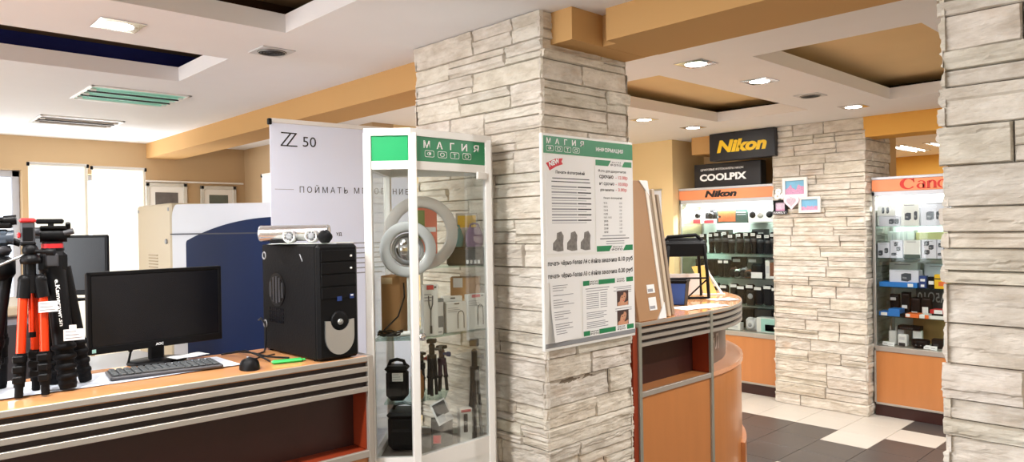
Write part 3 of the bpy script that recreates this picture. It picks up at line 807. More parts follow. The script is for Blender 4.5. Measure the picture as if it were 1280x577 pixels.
RZT = R(79)
def red_tripod():
    t = thing('camera_tripod', 'orange-red tripod with a red capped phone holder on the striped counter', 'tripod', (-2.40, 0.405, CT + 0.0045), RZT, 'tripods on the counter')
    k = 0.0023
    tops = [(-0.018, -0.012, 0.288), (0.028, -0.010, 0.288), (0.008, 0.024, 0.288)]
    feet = [(-0.032, -0.040, 0.0), (0.030, -0.038, 0.0), (0.006, 0.055, 0.0)]
    for a, f in zip(tops, feet):
        leg_part(t, a, f, ((0, 0.66, 0.0118, RED), (0.58, 0.80, 0.0148, BLACKM), (0.78, 0.90, 0.0132, BLACKM), (0.88, 0.99, 0.0105, BLACKM)), clamps=((0.60, 0.66, 0.0165), (0.70, 0.75, 0.0160), (0.80, 0.85, 0.0150)))
    b = B(); b.cyl((0, 0, 0.285), (0, 0, 0.335), 0.020, BLACK, n=20)
    for a in tops:
        b.cyl((a[0], a[1], 0.272), (a[0] * 0.75, a[1] * 0.75, 0.322), 0.0165, BLACK, n=16); b.ball((a[0] * 0.8, a[1] * 0.8, 0.322), 0.0165, BLACK)
    b.build('hub', t)
    b = B(); b.cyl((0, 0.0, 0.17), (0, 0, 0.29), 0.008, RED, n=14); b.cyl((0, 0, 0.16), (0, 0, 0.175), 0.010, BLACK, n=14); b.build('centre_column', t)
    b = B(); b.cyl((0, 0, 0.335), (0, 0, 0.375), 0.013, BLACK, n=16); b.lathe([(0.0, 0.365), (0.024, 0.367), (0.026, 0.378), (0.02, 0.392), (0.0, 0.395)], BLACK); b.ball((0, 0, 0.405), 0.020, BLACK)
    b.cyl((0.01, -0.01, 0.402), (0.045, -0.022, 0.400), 0.006, BLACK, n=10); b.cyl((0.04, -0.02, 0.400), (0.058, -0.026, 0.399), 0.011, BLACK, n=12); h = b.build('ball_head', t)
    b = B(); b.cyl((-0.015, 0.0, 0.392), (-0.145, -0.02, 0.332), 0.0035, ALU, n=10); b.cyl((-0.085, -0.011, 0.360), (-0.15, -0.021, 0.330), 0.0075, BLACK, n=12); b.build('pan_handle', t)
    b = B(); b.box((-0.024, -0.012, 0.418), (0.014, 0.012, 0.43), BLACK, 0.004); b.box((-0.022, -0.010, 0.425), (0.012, 0.006, 0.488), DGREY, 0.004); b.box((-0.018, -0.012, 0.432), (0.008, -0.008, 0.470), BLACK, 0.002); ph = b.build('phone_holder', t)
    b = B(); b.box((-0.025, -0.014, 0.482), (0.015, 0.010, 0.496), REDP, 0.005); b.build('red_cap', ph)
    b = B(); b.box((-0.030, -0.01, 0.440), (-0.022, 0.004, 0.456), REDP, 0.003); b.build('clamp_screw', ph)
    price_tag(t, (0.040, -0.034, 0.246), 0.046, 0.030, R(5))
red_tripod()

def black_tripod():
    t = thing('camera_tripod', 'big black tripod with vertical white lettering and a red collar on the striped counter', 'tripod', (-2.440, 0.512, CT + 0.0065), RZT, 'tripods on the counter')
    tops = [(-0.040, -0.02, 0.350), (-0.020, 0.025, 0.350), (-0.058, 0.022, 0.350)]
    feet = [(-0.012, -0.045, 0.0), (0.034, 0.045, 0.0), (-0.046, 0.062, 0.0)]
    for i, (a, f) in enumerate(zip(tops, feet)):
        r = 0.027 if i == 0 else 0.021
        o = leg_part(t, a, f, ((0, 0.68, r, BLACK), (0.62, 0.97, r * 0.86, BLACKM)), clamps=())
        for q in range(4):
            f0 = 0.63 + q * 0.082
            c = B(); rr = r * (1.16 - 0.06 * q)
            p0, p1 = ext(a, f, f0), ext(a, f, f0 + 0.05); d = Vector(p1) - Vector(p0); l = d.length
            c.lathe([(rr * 0.86, 0), (rr, l * 0.2), (rr * 1.03, l * 0.5), (rr, l * 0.8), (rr * 0.86, l)], BLACKM, p0, d, n=28); c.build('twist_lock', o)
    # lettering down the front leg
    a, f = Vector(tops[0]), Vector(feet[0]); d = (f - a).normalized(); side = Vector((1, 0, 0)); side = (side - d * side.dot(d)).normalized()
    nrm = d.cross(side)
    if nrm.y > 0: nrm = -nrm
    b = B(); o0 = a + d * 0.035 + nrm * 0.0272 + side * -0.004
    write(b, 'e.Kamerawr.sn', o0, d, side, LETW, h=0.011, w=0.135, bold=0.02); b.build('leg_lettering', t)
    b = B(); b.box((-0.080, -0.040, 0.335), (-0.008, 0.04, 0.398), BLACK, 0.012); b.box((-0.062, -0.046, 0.352), (-0.030, -0.036, 0.392), DGREY, 0.004); b.build('hub', t)
    b = B(); b.cyl((-0.045, 0, 0.398), (-0.045, 0, 0.407), 0.030, BLACK, n=24); b.cyl((-0.045, 0, 0.406), (-0.045, 0, 0.420), 0.028, REDP, n=24); b.cyl((-0.045, 0, 0.419), (-0.045, 0, 0.426), 0.026, BLACK, n=24); b.build('red_collar', t)
    b = B(); b.cyl((-0.075, -0.005, 0.446), (-0.008, -0.005, 0.446), 0.022, BLACK, n=20); b.box((-0.075, -0.03, 0.462), (-0.010, 0.045, 0.472), BLACK, 0.003); b.box((-0.085, -0.02, 0.478), (-0.015, 0.03, 0.492), BLACK, 0.004)
    b.box((-0.055, -0.018, 0.465), (-0.040, 0.02, 0.482), BLACK, 0.003); b.cyl((-0.015, -0.02, 0.450), (0.008, -0.024, 0.456), 0.009, DGREY, n=12); b.cyl((-0.005, 0.0, 0.48), (-0.005, 0.02, 0.44), 0.007, BLACK, n=10)
    b.cyl((-0.100, -0.01, 0.455), (-0.075, -0.005, 0.455), 0.013, DGREY, n=16); b.build('fluid_head', t)
    price_tag(t, (0.004, -0.078, 0.158), 0.052, 0.032, R(3))
    b = B(); b.box((-0.008, -0.0775, 0.172), (0.010, -0.0765, 0.186), PAPER); b.build('tag_loop', t)
black_tripod()

def video_tripod():
    t = thing('camera_tripod', 'black video tripod with chunky fluid head, cut by the picture edge', 'tripod', (-2.470, 0.335, CT + 0.0085), RZT, 'tripods on the counter')
    tops = [(0.026, -0.01, 0.34), (0.012, 0.025, 0.33), (-0.03, 0.0, 0.33)]
    feet = [(-0.022, -0.035, 0.0), (0.000, 0.085, 0.0), (-0.12, 0.02, 0.0)]
    for a, f in zip(tops, feet):
        leg_part(t, a, f, ((0, 0.60, 0.0145, BLACK), (0.52, 0.97, 0.0165, BLACKM)), clamps=((0.55, 0.61, 0.019), (0.72, 0.78, 0.0185)))
    b = B(); b.lathe([(0.0, 0.315), (0.035, 0.318), (0.046, 0.335), (0.046, 0.372), (0.03, 0.385), (0, 0.386)], BLACK, n=24); b.build('hub', t)
    b = B(); b.lathe([(0, 0.385), (0.030, 0.386), (0.038, 0.400), (0.034, 0.415), (0.0, 0.416)], DGREY, n=24); b.box((-0.045, -0.03, 0.414), (0.035, 0.035, 0.462), mat('blue_grey_plastic', (62, 72, 84), 0.4, var=0.05), 0.010)
    b.cyl((-0.05, -0.01, 0.438), (0.043, -0.01, 0.438), 0.021, MATS['blue_grey_plastic'], n=20)
    b.box((-0.05, -0.035, 0.464), (0.040, 0.04, 0.480), BLACK, 0.005); b.box((-0.03, -0.025, 0.478), (0.030, 0.025, 0.496), BLACK, 0.006); b.cyl((0.02, -0.02, 0.486), (0.05, -0.02, 0.488), 0.014, BLACK, n=14)
    b.cyl((0.035, 0.0, 0.43), (0.058, 0.0, 0.42), 0.010, BLACK, n=12); b.build('fluid_head', t)
video_tripod()

# ------------------------------------------------------------------ behind the counter
def minilab():
    t = thing('photo_minilab', 'large photo printing machine with navy front and white rounded shell', 'machine', (-5.25, 1.72, 0))
    W, D, H = 1.70, 0.75, 1.80
    def shell(x, arch=0.0): return H + 0.045 * (1 - ((x - 0.9) / 1.0) ** 2)
    n = 16
    poly = [(0.0, 0.05), (0.0, H - 0.10)]
    for i in range(7):
        a = PI - (PI / 2) * i / 6; poly.append((0.10 + 0.10 * math.cos(a), H - 0.10 + 0.10 * math.sin(a)))
    for i in range(1, n + 1):
        x = 0.10 + (W - 0.10) * i / n; poly.append((x, H + 0.0 - 0.045 * ((x - 0.1) / (W - 0.1)) ** 1.0))
    poly.append((W, 0.05))
    M = Matrix(((1, 0, 0, 0), (0, 0, 1, 0), (0, 1, 0, 0), (0, 0, 0, 1)))
    b = B(); b.prism(poly, 0, D, MACHW, M); b.build('shell', t)
    # navy door: curved top edge
    poly = [(0.30, 0.45), (0.30, H - 0.275)]
    for i in range(5):
        a = PI - (PI / 2) * i / 4; poly.append((0.33 + 0.03 * math.cos(a), H - 0.275 + 0.03 * math.sin(a)))
    for i in range(1, n + 1):
        f = i / n; poly.append((0.33 + (W - 0.35) * f, H - 0.245 + 0.145 * (1 - (1 - f) ** 2.0) - 0.02 * f))
    poly.append((W - 0.02, 0.45))
    b = B(); b.prism(poly, -0.012, 0.006, NAVY, M); b.build('navy_door', t)
    b = B(); b.box((0.002, -0.0135, 1.592), (W - 0.02, -0.002, 1.600), mat('seam_dark', (16, 22, 44), 0.6)); b.build('seam', t)
    b = B(); b.box((0.05, 0.05, 0), (W - 0.05, D - 0.05, 0.06), DGREY); b.build('plinth', t)
    b = B(); b.box((0.90, -0.03, 0.70), (W - 0.05, -0.01, 0.72), MACHW, 0.004); b.build('handle_bar', t)
minilab()
def side_cabinet():
    t = thing('machine_cabinet', 'beige metal cabinet with slotted vent beside the navy photo machine', 'cabinet', (-6.02, 1.72, 0))
    b = B(); b.box((0, 0, 0.03), (0.74, 0.6, 1.815), MACHB, 0.012); b.build('body', t)
    b = B()
    for k in range(6): b.box((0.26, -0.004, 1.33 + k * 0.022), (0.46, 0.002, 1.337 + k * 0.022), mat('beige_slot', (150, 132, 104), 0.6))
    b.build('vent', t)
    b = B(); b.cyl((0.66, -0.010, 1.545), (0.66, 0.0, 1.545), 0.018, GREY, n=14); b.build('lock', t)
    for x in (0.03, 0.70):
        b = B(); b.box((x - 0.012, -0.004, 1.76), (x + 0.012, 0.002, 1.785), GREY, 0.002); b.build('bracket', t)
side_cabinet()
def processor():
    t = thing('film_processor', 'low cream coloured processing machine with pale front panels behind the counter', 'machine', (-4.15, 0.20, 0), R(6))
    b = B(); b.box((-0.7, -0.75, 0.03), (0.0, 1.30, 0.86), MACHW, 0.015); b.build('lower_body', t)
    b = B(); b.box((-0.62, -0.05, 0.86), (-0.03, 0.58, 1.21), MACHW, 0.01); b.build('upper_body', t)
    b = B(); b.box((-0.66, -0.10, 1.21), (0.01, 0.62, 1.26), MACHB, 0.008); b.build('worktop', t)
    for y in (-0.40, 0.12, 0.64):
        b = B(); b.box((0.0, y, 0.10), (0.012, y + 0.48, 0.80), MACHW, 0.006); b.build('front_panel', t)
    b = B(); b.box((0.0, -0.03, 0.90), (0.012, 0.56, 1.17), DGREY, 0.006); b.build('dark_hatch', t)
    return t
processor()
monitor('computer_monitor', 'older square black monitor standing on the cream machine behind', (-4.28, 0.88 - 0.005, 1.26), R(50), 0.425, 0.31, 0.03)
def chair():
    t = thing('office_chair', 'grey backed office chair standing behind the tripods', 'chair', (-3.55, 0.10, 0), R(70))
    b = B(); b.box((-0.22, -0.03, 1.02), (0.22, 0.03, 1.46), LCD, 0.03); b.build('backrest', t)
    b = B(); b.box((-0.24, -0.45, 0.46), (0.24, 0.0, 0.54), LCD, 0.03); b.build('seat', t)
    b = B(); b.box((-0.03, 0.02, 0.45), (0.03, 0.045, 1.1), BLACK, 0.008); b.build('back_bar', t)
    b = B(); b.cyl((0, -0.22, 0.10), (0, -0.22, 0.47), 0.03, BLACK); b.build('gas_column', t)
    for k in range(5):
        a = 2 * PI * k / 5; b = B(); b.box((0, -0.02, 0.07), (0.28, 0.02, 0.11), BLACK, 0.008); b.cyl((0.27, -0.02, 0.03), (0.27, 0.02, 0.03), 0.03, BLACK)
        o = b.build('leg', t); o.location = (0, -0.22, 0); o.rotation_euler.z = a
chair()
def ink_box():
    t = thing('chemical_tank', 'grey tank with pale blue label behind the tripod legs', 'tank', (-3.32, 0.20, 0.745 + 0.0), R(50))
    return t
b = B(); b.box((-0.16, -0.12, 0), (0.16, 0.12, 0.36), LGREY, 0.015); ib = tag(b.build('chemical_tank', loc=(-4.45, -0.25, 0.861), rz=R(55)), 'grey tank with pale blue label on the cream machine behind the tripods', 'tank')
b = B(); b.box((-0.14, -0.124, 0.20), (0.12, -0.119, 0.27), mat('pale_blue_label', (150, 200, 232), 0.5)); b.build('blue_label', ib)

def rollup(name, label, p0, p1, top, m, group=None, bottom=0.05, cat='banner'):
    """roll-up stand between floor points p0 and p1; local x along the banner"""
    d = Vector((p1[0] - p0[0], p1[1] - p0[1], 0)); L = d.length
    t = thing(name, label, cat, ((p0[0] + p1[0]) / 2, (p0[1] + p1[1]) / 2, 0), math.atan2(d.y, d.x), group)
    b = B(); b.box((-L / 2, -0.0015, 0.09), (L / 2, 0.0015, top - 0.012), m); sh = b.build('banner_sheet', t)
    b = B(); b.box((-L / 2, -0.007, top - 0.022), (L / 2, 0.007, top), FRAMEW, 0.003); b.build('top_rail', t)
    b = B(); b.box((-L / 2 - 0.01, -0.06, 0.0), (L / 2 + 0.01, 0.06, 0.09), ALU, 0.02); b.build('floor_cassette', t)
    px_ = L / 2 - 0.012 if m is BLIND else 0.0
    b = B(); b.cyl((px_, 0.02, 0.05), (px_, 0.012, top - 0.01), 0.008, ALU, n=10); b.build('support_pole', t)
    for s in (-1, 1):
        b = B(); b.box((s * L / 2 - 0.009, -0.011, top - 0.032), (s * L / 2 + 0.009, 0.011, top - 0.002), BLACK, 0.003); b.build('rail_clip', t)
    return t, sh, L
rollup('rollup_banner', 'plain white banner back next to the window', (-6.62, 1.112), (-6.62, 1.522), 2.178, BLIND, 'white banner backs')
rollup('rollup_banner', 'plain white banner back nearer the beige cabinet', (-6.63, 1.553), (-6.63, 1.963), 2.168, BLIND, 'white banner backs')
rollup('rollup_banner', 'white banner edge peeking out past the lavender banner', (-6.36, 2.88), (-5.86, 2.88), 2.135, PAPER)

t, sh, L = rollup('rollup_banner', 'pale lavender advertising banner with thin grey lettering and number 50', (-3.312, 1.542), (-3.245, 2.345), 2.152, BANNER)
fr = -0.0018          # printed face looks to local -y
def P(x, z): return (-L / 2 + x, fr, z)
b = B()
def stroke(b, x0, z0, x1, z1, w, m=INK):
    d = Vector((x1 - x0, 0, z1 - z0)).normalized(); s = Vector((-d.z, 0, d.x)) * w / 2
    a, c = Vector(P(x0, z0)), Vector(P(x1, z1)); y = Vector((0, -0.0006, 0))
    b.add([a - s + y, a + s + y, c + s + y, c - s + y], [(0, 1, 2, 3)], m)
# double-stroked Z
zt, zb_ = 2.085, 2.022
stroke(b, 0.055, zt, 0.135, zt - 0.001, 0.006); stroke(b, 0.052, zb_, 0.137, zb_, 0.006)
stroke(b, 0.105, zt, 0.055, zb_, 0.007); stroke(b, 0.132, zt, 0.084, zb_, 0.007)
write(b, '50', P(0.165, 2.022), UX, UZ, INK, h=0.050, w=0.070)
write(b, 'ПОЙМАТЬ МГНОВЕНИЕ', P(0.145, 1.793), UX, UZ, INK, h=0.040, w=0.62, space=1.5)
stroke(b, 0.02, 1.808, 0.115, 1.808, 0.0022, INKG)
write(b, 'УД', P(0.335, 1.572), UX, UZ, INK, h=0.020, bold=0.03)
for k in range(7):
    stroke(b, 0.335, 1.535 - k * 0.026, 0.335 + 0.26 + 0.05 * ((k * 5) % 3), 1.535 - k * 0.026, 0.006, INKG)
b.build('lettering', sh)

def picture(label, y, w, z, h, art):
    t = thing('framed_picture', label, 'picture', (XW + 0.005, y, z), R(90), 'framed pictures on the beige wall')
    b = B(); f = 0.035
    for a, c in (((-w / 2, 0), (-w / 2 + f, h)), ((w / 2 - f, 0), (w / 2, h)), ((-w / 2, 0), (w / 2, f)), ((-w / 2, h - f), (w / 2, h))):
        b.box((a[0], -0.022, a[1]), (c[0], 0, c[1]), FRAMEG, 0.003)
    b.build('frame', t)
    b = B(); b.box((-w / 2 + f, -0.012, f), (w / 2 - f, -0.004, h - f), FRAMEW); b.build('mount', t)
    b = B(); b.box((-w / 2 + f + 0.05, -0.014, f + 0.07), (w / 2 - f - 0.05, -0.0115, h - f - 0.055), art); b.build('photograph', t)
BWPIC = mat('black_and_white_photo', (96, 90, 88), 0.4, var=0.6, scale=14)
picture('framed black and white photograph beside the white banner backs', 2.36, 0.38, 1.60, 0.49, BWPIC)
picture('framed dark photograph above the navy machine', 2.86, 0.36, 1.60, 0.475, mat('dark_photo', (92, 100, 92), 0.4, var=0.4, scale=9))

# ------------------------------------------------------------------ five-sided glass cabinet beside the pillar
GB = (-2.262, 1.412)
def glass_cabinet():
    t = thing('glass_display_cabinet', 'five-sided white framed glass cabinet with green header beside the large stone pillar', 'cabinet', (GB[0], GB[1], 0), RZC)
    PT = [(0, 0), (0.17, 0), (0.455, 0.285), (0.455, 0.42), (0, 0.42)]
    cen = Vector((0.22, 0.24))
    def off(p, d):
        v = Vector(p) - cen; return tuple(cen + v * (1 - d / v.length))
    def wallbox(b, i, z0, z1, th, m, inset=0.0, gap=0.0):
        a, c = Vector(off(PT[i], inset)), Vector(off(PT[(i + 1) % 5], inset))
        d = (c - a).normalized(); a = a + d * gap; c = c - d * gap; n = Vector((-d.y, d.x)) * th
        poly = [tuple(a), tuple(c), tuple(c + n), tuple(a + n)]
        b.prism(poly, z0, z1, m)
    def slab(b, z0, z1, m, d): b.prism([off(p, d) for p in PT], z0, z1, m)
    for i, p in enumerate(PT):
        b = B(); q = off(p, 0.016); b.T = Matrix.Translation((q[0], q[1], 0)) @ Matrix.Rotation(R([0, 22, 22, 0, 0][i]), 4, 'Z')
        b.box((-0.0145, -0.0145, 0.0), (0.0145, 0.0145, 1.955), FRAMEW, 0.003); b.build('corner_post', t)
    b = B(); slab(b, 1.945, 1.972, FRAMEW, -0.002); b.build('top_cap', t)
    b = B()
    for i in range(5): wallbox(b, i, 1.822, 1.853, 0.024, FRAMEW, 0.004)
    b.build('header_rail', t)
    for i in range(5):
        b = B(); wallbox(b, i, 1.853, 1.946, 0.012, GREENB if i == 0 else (GREEN if i == 1 else FRAMEW), 0.006, 0.012)
        o = b.build('header_panel', t)
        if i == 1:
            a, c = Vector(off(PT[1], 0.006)), Vector(off(PT[2], 0.006)); d = (c - a).normalized(); L = (c - a).length
            u = Vector((d.x, d.y, 0)); n = Vector((d.y, -d.x, 0)); org = Vector((a.x, a.y, 0)) + n * 0.0005
            b = B()
            for k, ch in enumerate('МАГИЯ'):
                write(b, ch, org + u * (0.072 + k * 0.062) + UZ * 1.903, u, UZ, LETW, h=0.028, w=0.030 if ch != 'Г' else 0.022, bold=0.018, anchor='c')
            photo_icons(b, org + u * 0.062 + UZ * 1.870, u, UZ, 0.062, 0.045, 0.025)
            b.build('lettering', o)
    for i in range(5):
        b = B(); wallbox(b, i, 0.76, 1.824, 0.004, CLEAR, 0.014, 0.012); b.build('glass_pane', t)
    b = B(); slab(b, 0.715, 0.742, SPECK, 0.02); b.build('base_shelf', t)
    b = B()
    for i in range(5): wallbox(b, i, 0.70, 0.765, 0.02, FRAMEW, 0.006)
    b.build('base_rail', t)
    b = B()
    for i in range(5): wallbox(b, i, 0.02, 0.70, 0.008, WHITE, 0.01, 0.01)
    b.build('base_panel', t)
    b = B(); slab(b, 1.190, 1.196, CLEARG, 0.03); b.build('glass_shelf', t)
    b = B(); b.prism([(0.03, 0.25), (0.42, 0.25 + 0.015), (0.432, 0.395), (0.03, 0.395)], 1.445, 1.450, CLEARG); b.build('glass_shelf', t)
    b = B(); b.prism([(0.03, 0.15), (0.14, 0.15), (0.19, 0.21), (0.26, 0.21), (0.26, 0.395), (0.03, 0.395)], 0.925, 0.931, CLEARG); b.build('glass_shelf', t)
    # hinge on the door and round lock
    a, c = Vector(off(PT[1], 0.004)), Vector(off(PT[2], 0.004)); d = (c - a).normalized(); n = Vector((d.y, -d.x))
    b = B(); p = a + d * 0.345 + n * 0.002; b.T = Matrix.Translation((p.x, p.y, 1.812)) @ Matrix.Rotation(R(45), 4, 'Z'); b.box((-0.024, -0.008, -0.016), (0.024, 0.004, 0.012), FRAMEW, 0.002); b.build('door_hinge', t)
    b = B(); p = a + d * 0.030 + n * 0.004; b.lathe([(0, 0), (0.014, 0), (0.014, 0.012), (0.008, 0.016), (0, 0.016)], CHROME, (p.x, p.y, 1.205), (n.x, n.y, 0), n=18); b.build('door_lock', t)

def photo_icons(b, org, u, v, step, w, h, m=None):
    """four rounded outlines holding the stylised letters of the lower row"""
    m = m or LETW; n = u.cross(v); org = Vector(org)
    for k in range(4):
        o = org + u * (k * step)
        pts = []
        r = h * 0.25
        for cx, cy, a0 in ((w - r, h - r, 0), (r, h - r, 90), (r, r, 180), (w - r, r, 270)):
            for i in range(4):
                a = R(a0 + 30 * i); pts.append((cx + r * math.cos(a), cy + r * math.sin(a)))
        N = len(pts); t = h * 0.07; c = Vector((w / 2, h / 2))
        P = []
        for p in pts: P.append(o + u * p[0] + v * p[1] + n * 0.0009)
        for p in pts: P.append(o + u * (c.x + (p[0] - c.x) * (1 - 2 * t / w)) + v * (c.y + (p[1] - c.y) * (1 - 2 * t / h)) + n * 0.0009)
        b.add(P, [(i, (i + 1) % N, N + (i + 1) % N, N + i) for i in range(N)], m)
        write(b, 'ФОТО'[k], o + u * (w / 2) + v * (h * 0.2), u, v, m, h=h * 0.6, w=w * (0.5 if k != 2 else 0.4), anchor='c')
glass_cabinet()

CABM = Matrix.Translation((GB[0], GB[1], 0)) @ Matrix.Rotation(RZC, 4, 'Z')
def cabp(x, y, z): return tuple(CABM @ Vector((x, y, z)))
RZF = RZC + R(45)           # turned to the cabinet's slanted door
def carton(name, label, loc, rz, w, d, h, m, cat='box', group=None, faces=(), bev=0.002):
    """box standing on loc; front looks to local -y; faces: (name, u0,u1,v0,v1, mat) prints on the front as fractions"""
    b = B(); b.box((-w / 2, -d / 2, 0), (w / 2, d / 2, h), m, bev)
    o = tag(b.build(name, loc=loc, rz=rz), label, cat, group)
    for f in faces:
        nm, u0, u1, v0, v1, fm = f[:6]; b = B()
        b.box((-w / 2 + w * u0, -d / 2 - 0.0012, h * v0), (-w / 2 + w * u1, -d / 2 + 0.0005, h * v1), fm)
        b.build(nm, o)
    return o

def ring_light(label, loc, Rr, r, mirror, pole):
    t = thing('ring_light', label, 'ring light', loc, RZC + R(12))
    b = B(); b.ring((0, 0, 0), (0, 1, 0), Rr, r, MILKY if not mirror else LGREY, n=56, k=10, flat=0.45); b.build('light_ring', t)
    b = B(); b.ring((0, 0.006, 0), (0, 1, 0), Rr - r * 0.9, 0.004, ALU, n=48, k=6); b.build('inner_rim', t)
    if mirror:
        b = B(); b.lathe([(0, 0), (Rr - r * 1.3, 0), (Rr - r * 1.3, 0.006), (0, 0.008)], CHROME, (0, 0.012, 0), (0, -1, 0), n=40); b.build('mirror', t)
    b = B(); b.cyl((0, 0.01, -Rr - r), (0, 0.01, -pole), 0.006, WHITE, n=12); b.cyl((0, 0.01, -pole), (0, 0.01, -pole + 0.008), 0.035, WHITE, n=24); b.build('stand', t)
ring_light('large translucent ring light on a white pole inside the glass cabinet', cabp(0.175, 0.225, 1.585), 0.125, 0.022, False, 0.388)
ring_light('smaller ring light with mirror centre inside the glass cabinet', cabp(0.135, 0.135, 1.525), 0.088, 0.020, True, 0.328)
carton('cardboard_box', 'tall brown cardboard box at the left end of the glass cabinet shelf', cabp(0.070, 0.21, 1.197), RZC + R(-14), 0.080, 0.09, 0.225, CARD, faces=(('tape', 0.05, 0.6, 0.86, 0.97, mat('pale_tape', (206, 178, 138), 0.4)),))
carton('cardboard_box', 'wide brown cardboard box with white tag behind the white cable packs', cabp(0.340, 0.340, 1.197), RZC + R(0), 0.12, 0.07, 0.205, CARD, faces=(('price_label', 0.1, 0.42, 0.80, 0.99, PAPER), ('tape', 0.42, 0.9, 0.5, 0.58, mat('pale_tape', (206, 178, 138), 0.4))))
carton('coral_box', 'coral pink package with green window on the upper glass shelf', cabp(0.175, 0.335, 1.4505), RZC + R(10), 0.10, 0.05, 0.24, CORAL, faces=(('green_window', 0.12, 0.5, 0.45, 0.95, mat('olive_green', (132, 150, 84), 0.5)), ('white_label', 0.25, 0.6, 0.1, 0.24, PAPER), ('white_band', 0.0, 0.95, 0.58, 0.66, PAPER)))
carton('equipment_case', 'dark flat case with white marks on the upper glass shelf', cabp(0.345, 0.333, 1.4505), RZC, 0.155, 0.08, 0.075, BLACK, 'case', bev=0.008, faces=tuple(('white_mark', 0.52 + 0.1 * k, 0.58 + 0.1 * k, 0.1, 0.3, PAPER) for k in range(4)))
def bag(label, loc, rz, w, d, h, m, name='fabric_pouch'):
    t = thing(name, label, 'pouch', loc, rz)
    b = B(); n = 20
    prof = []
    vs = []; fs = []
    K = 8
    for j in range(K + 1):
        f = j / K; s = 0.85 + 0.2 * math.sin(PI * f) - 0.25 * f * f; sd = 1.0 - 0.7 * f ** 1.5
        for i in range(n):
            a = 2 * PI * i / n; c, s_ = math.cos(a), math.sin(a)
            vs.append((w / 2 * s * abs(c) ** 0.6 * (1 if c > 0 else -1), d / 2 * sd * abs(s_) ** 0.6 * (1 if s_ > 0 else -1), h * f))
    for j in range(K):
        for i in range(n): fs.append((j * n + i, j * n + (i + 1) % n, (j + 1) * n + (i + 1) % n, (j + 1) * n + i))
    b.add(vs, fs, m, True); b.add(vs, [tuple(range(n))[::-1], tuple(range(K * n, K * n + n))], m); b.build('body', t)
    b = B(); b.tube([(-w * 0.25, 0, h * 0.97), (-w * 0.2, 0, h * 1.14), (0, 0, h * 1.2), (w * 0.2, 0, h * 1.14), (w * 0.25, 0, h * 0.97)], 0.004, m, n=6); b.build('strap', t)
bag('small teal pouch on the dark flat case in the glass cabinet', cabp(0.305, 0.335, 1.526), RZC, 0.062, 0.05, 0.075, TEAL)
bag('small mauve pouch on the dark flat case in the glass cabinet', cabp(0.380, 0.335, 1.526), RZC, 0.075, 0.05, 0.08, PURPLE)
carton('yellow_box', 'small yellow box high behind the pouches in the glass cabinet', cabp(0.345, 0.385, 1.4505), RZC, 0.09, 0.018, 0.215, mat('pale_grey_card', (214, 206, 196), 0.5), faces=(('yellow_front', 0.1, 0.95, 0.72, 0.95, YELLOW),))
# cable packs in front
def cable_pack(label, loc, rz, w, h, red=True, shape=0):
    o = carton('cable_pack', label, loc, rz, w, 0.022, h, WHITE, 'package', 'white cable packs in the glass cabinet')
    y = -0.0118
    if red:
        b = B(); b.box((-w * 0.25, y - 0.0008, h * 0.90), (w * 0.2, y, h * 0.985), REDP); b.build('red_brand_strip', o)
    b = B()
    if shape == 0:
        pts = [(w * 0.05, y, h * 0.12), (w * 0.05, y, h * 0.55)] + [(w * 0.2 - w * 0.15 * math.cos(a), y, h * 0.55 + h * 0.15 * math.sin(a)) for a in (0.4, 0.9, 1.57, 2.2, 2.7)] + [(w * 0.35, y, h * 0.55), (w * 0.35, y, h * 0.12)]
        b.tube(pts, 0.0016, INK, n=6)
    elif shape == 1:
        b.tube([(0, y, h * 0.12), (0, y, h * 0.5), (-w * 0.12, y, h * 0.62), (-w * 0.14, y, h * 0.78)], 0.0022, DGREY, n=6); b.tube([(0, y, h * 0.5), (w * 0.12, y, h * 0.62), (w * 0.14, y, h * 0.78)], 0.0022, DGREY, n=6)
        b.box((-0.004, y - 0.003, h * 0.05), (0.004, y, h * 0.2), INK)
    else:
        b.box((-w * 0.1, y - 0.0008, h * 0.2), (-w * 0.02, y, h * 0.45), INKG); b.box((w * 0.05, y - 0.0008, h * 0.2), (w * 0.13, y, h * 0.45), INKG)
    b.build('cable_picture', o)
    b = B()
    for k in range(3): b.box((-w * 0.42, y - 0.0006, h * (0.80 - 0.06 * k)), (w * (0.05 + 0.1 * (k % 2)), y, h * (0.815 - 0.06 * k)), INKG)
    b.build('print_lines', o)
    b = B(); b.box((-w * 0.12, y - 0.0008, h * 0.925), (w * 0.12, y, h * 0.96), INK) if not red else b.box((w * 0.25, y - 0.0008, h * 0.93), (w * 0.38, y, h * 0.96), INK); b.build('hang_slot', o)
    return o
cable_pack('white cable pack with red strip nearest the pillar side of the glass cabinet', cabp(0.382, 0.262, 1.197), RZF - R(8), 0.088, 0.142, True, 0)
cable_pack('white cable pack with a loop picture standing in front of its neighbours', cabp(0.308, 0.190, 1.197), RZF - R(10), 0.092, 0.118, False, 0)
cable_pack('white cable pack half hidden behind the one with the loop picture', cabp(0.292, 0.222, 1.197), RZF - R(20), 0.082, 0.138, False, 2)
cable_pack('tall narrow package with red top and forked cable by the cabinet door post', cabp(0.220, 0.098, 1.197), RZF - R(24), 0.058, 0.195, True, 1)
carton('adapter_box', 'slim grey adapter box between the white packages', cabp(0.245, 0.165, 1.197), RZF - R(20), 0.034, 0.03, 0.135, GREY, faces=(('print', 0.1, 0.9, 0.5, 0.9, PAPER),))
carton('price_card', 'small white price card on the shelf before the cable packs', cabp(0.252, 0.118, 1.197), RZF, 0.036, 0.004, 0.028, PAPER, 'price card', faces=(('print', 0.1, 0.8, 0.3, 0.45, INKG),))
b = B(); rc = random.Random(5); pts = [cabp(0.05, 0.10, 1.36)]
pts = [(0.112, 0.16, 1.395), (0.115, 0.155, 1.34), (0.095, 0.12, 1.27), (0.05, 0.08, 1.225), (0.035, 0.07, 1.205)]
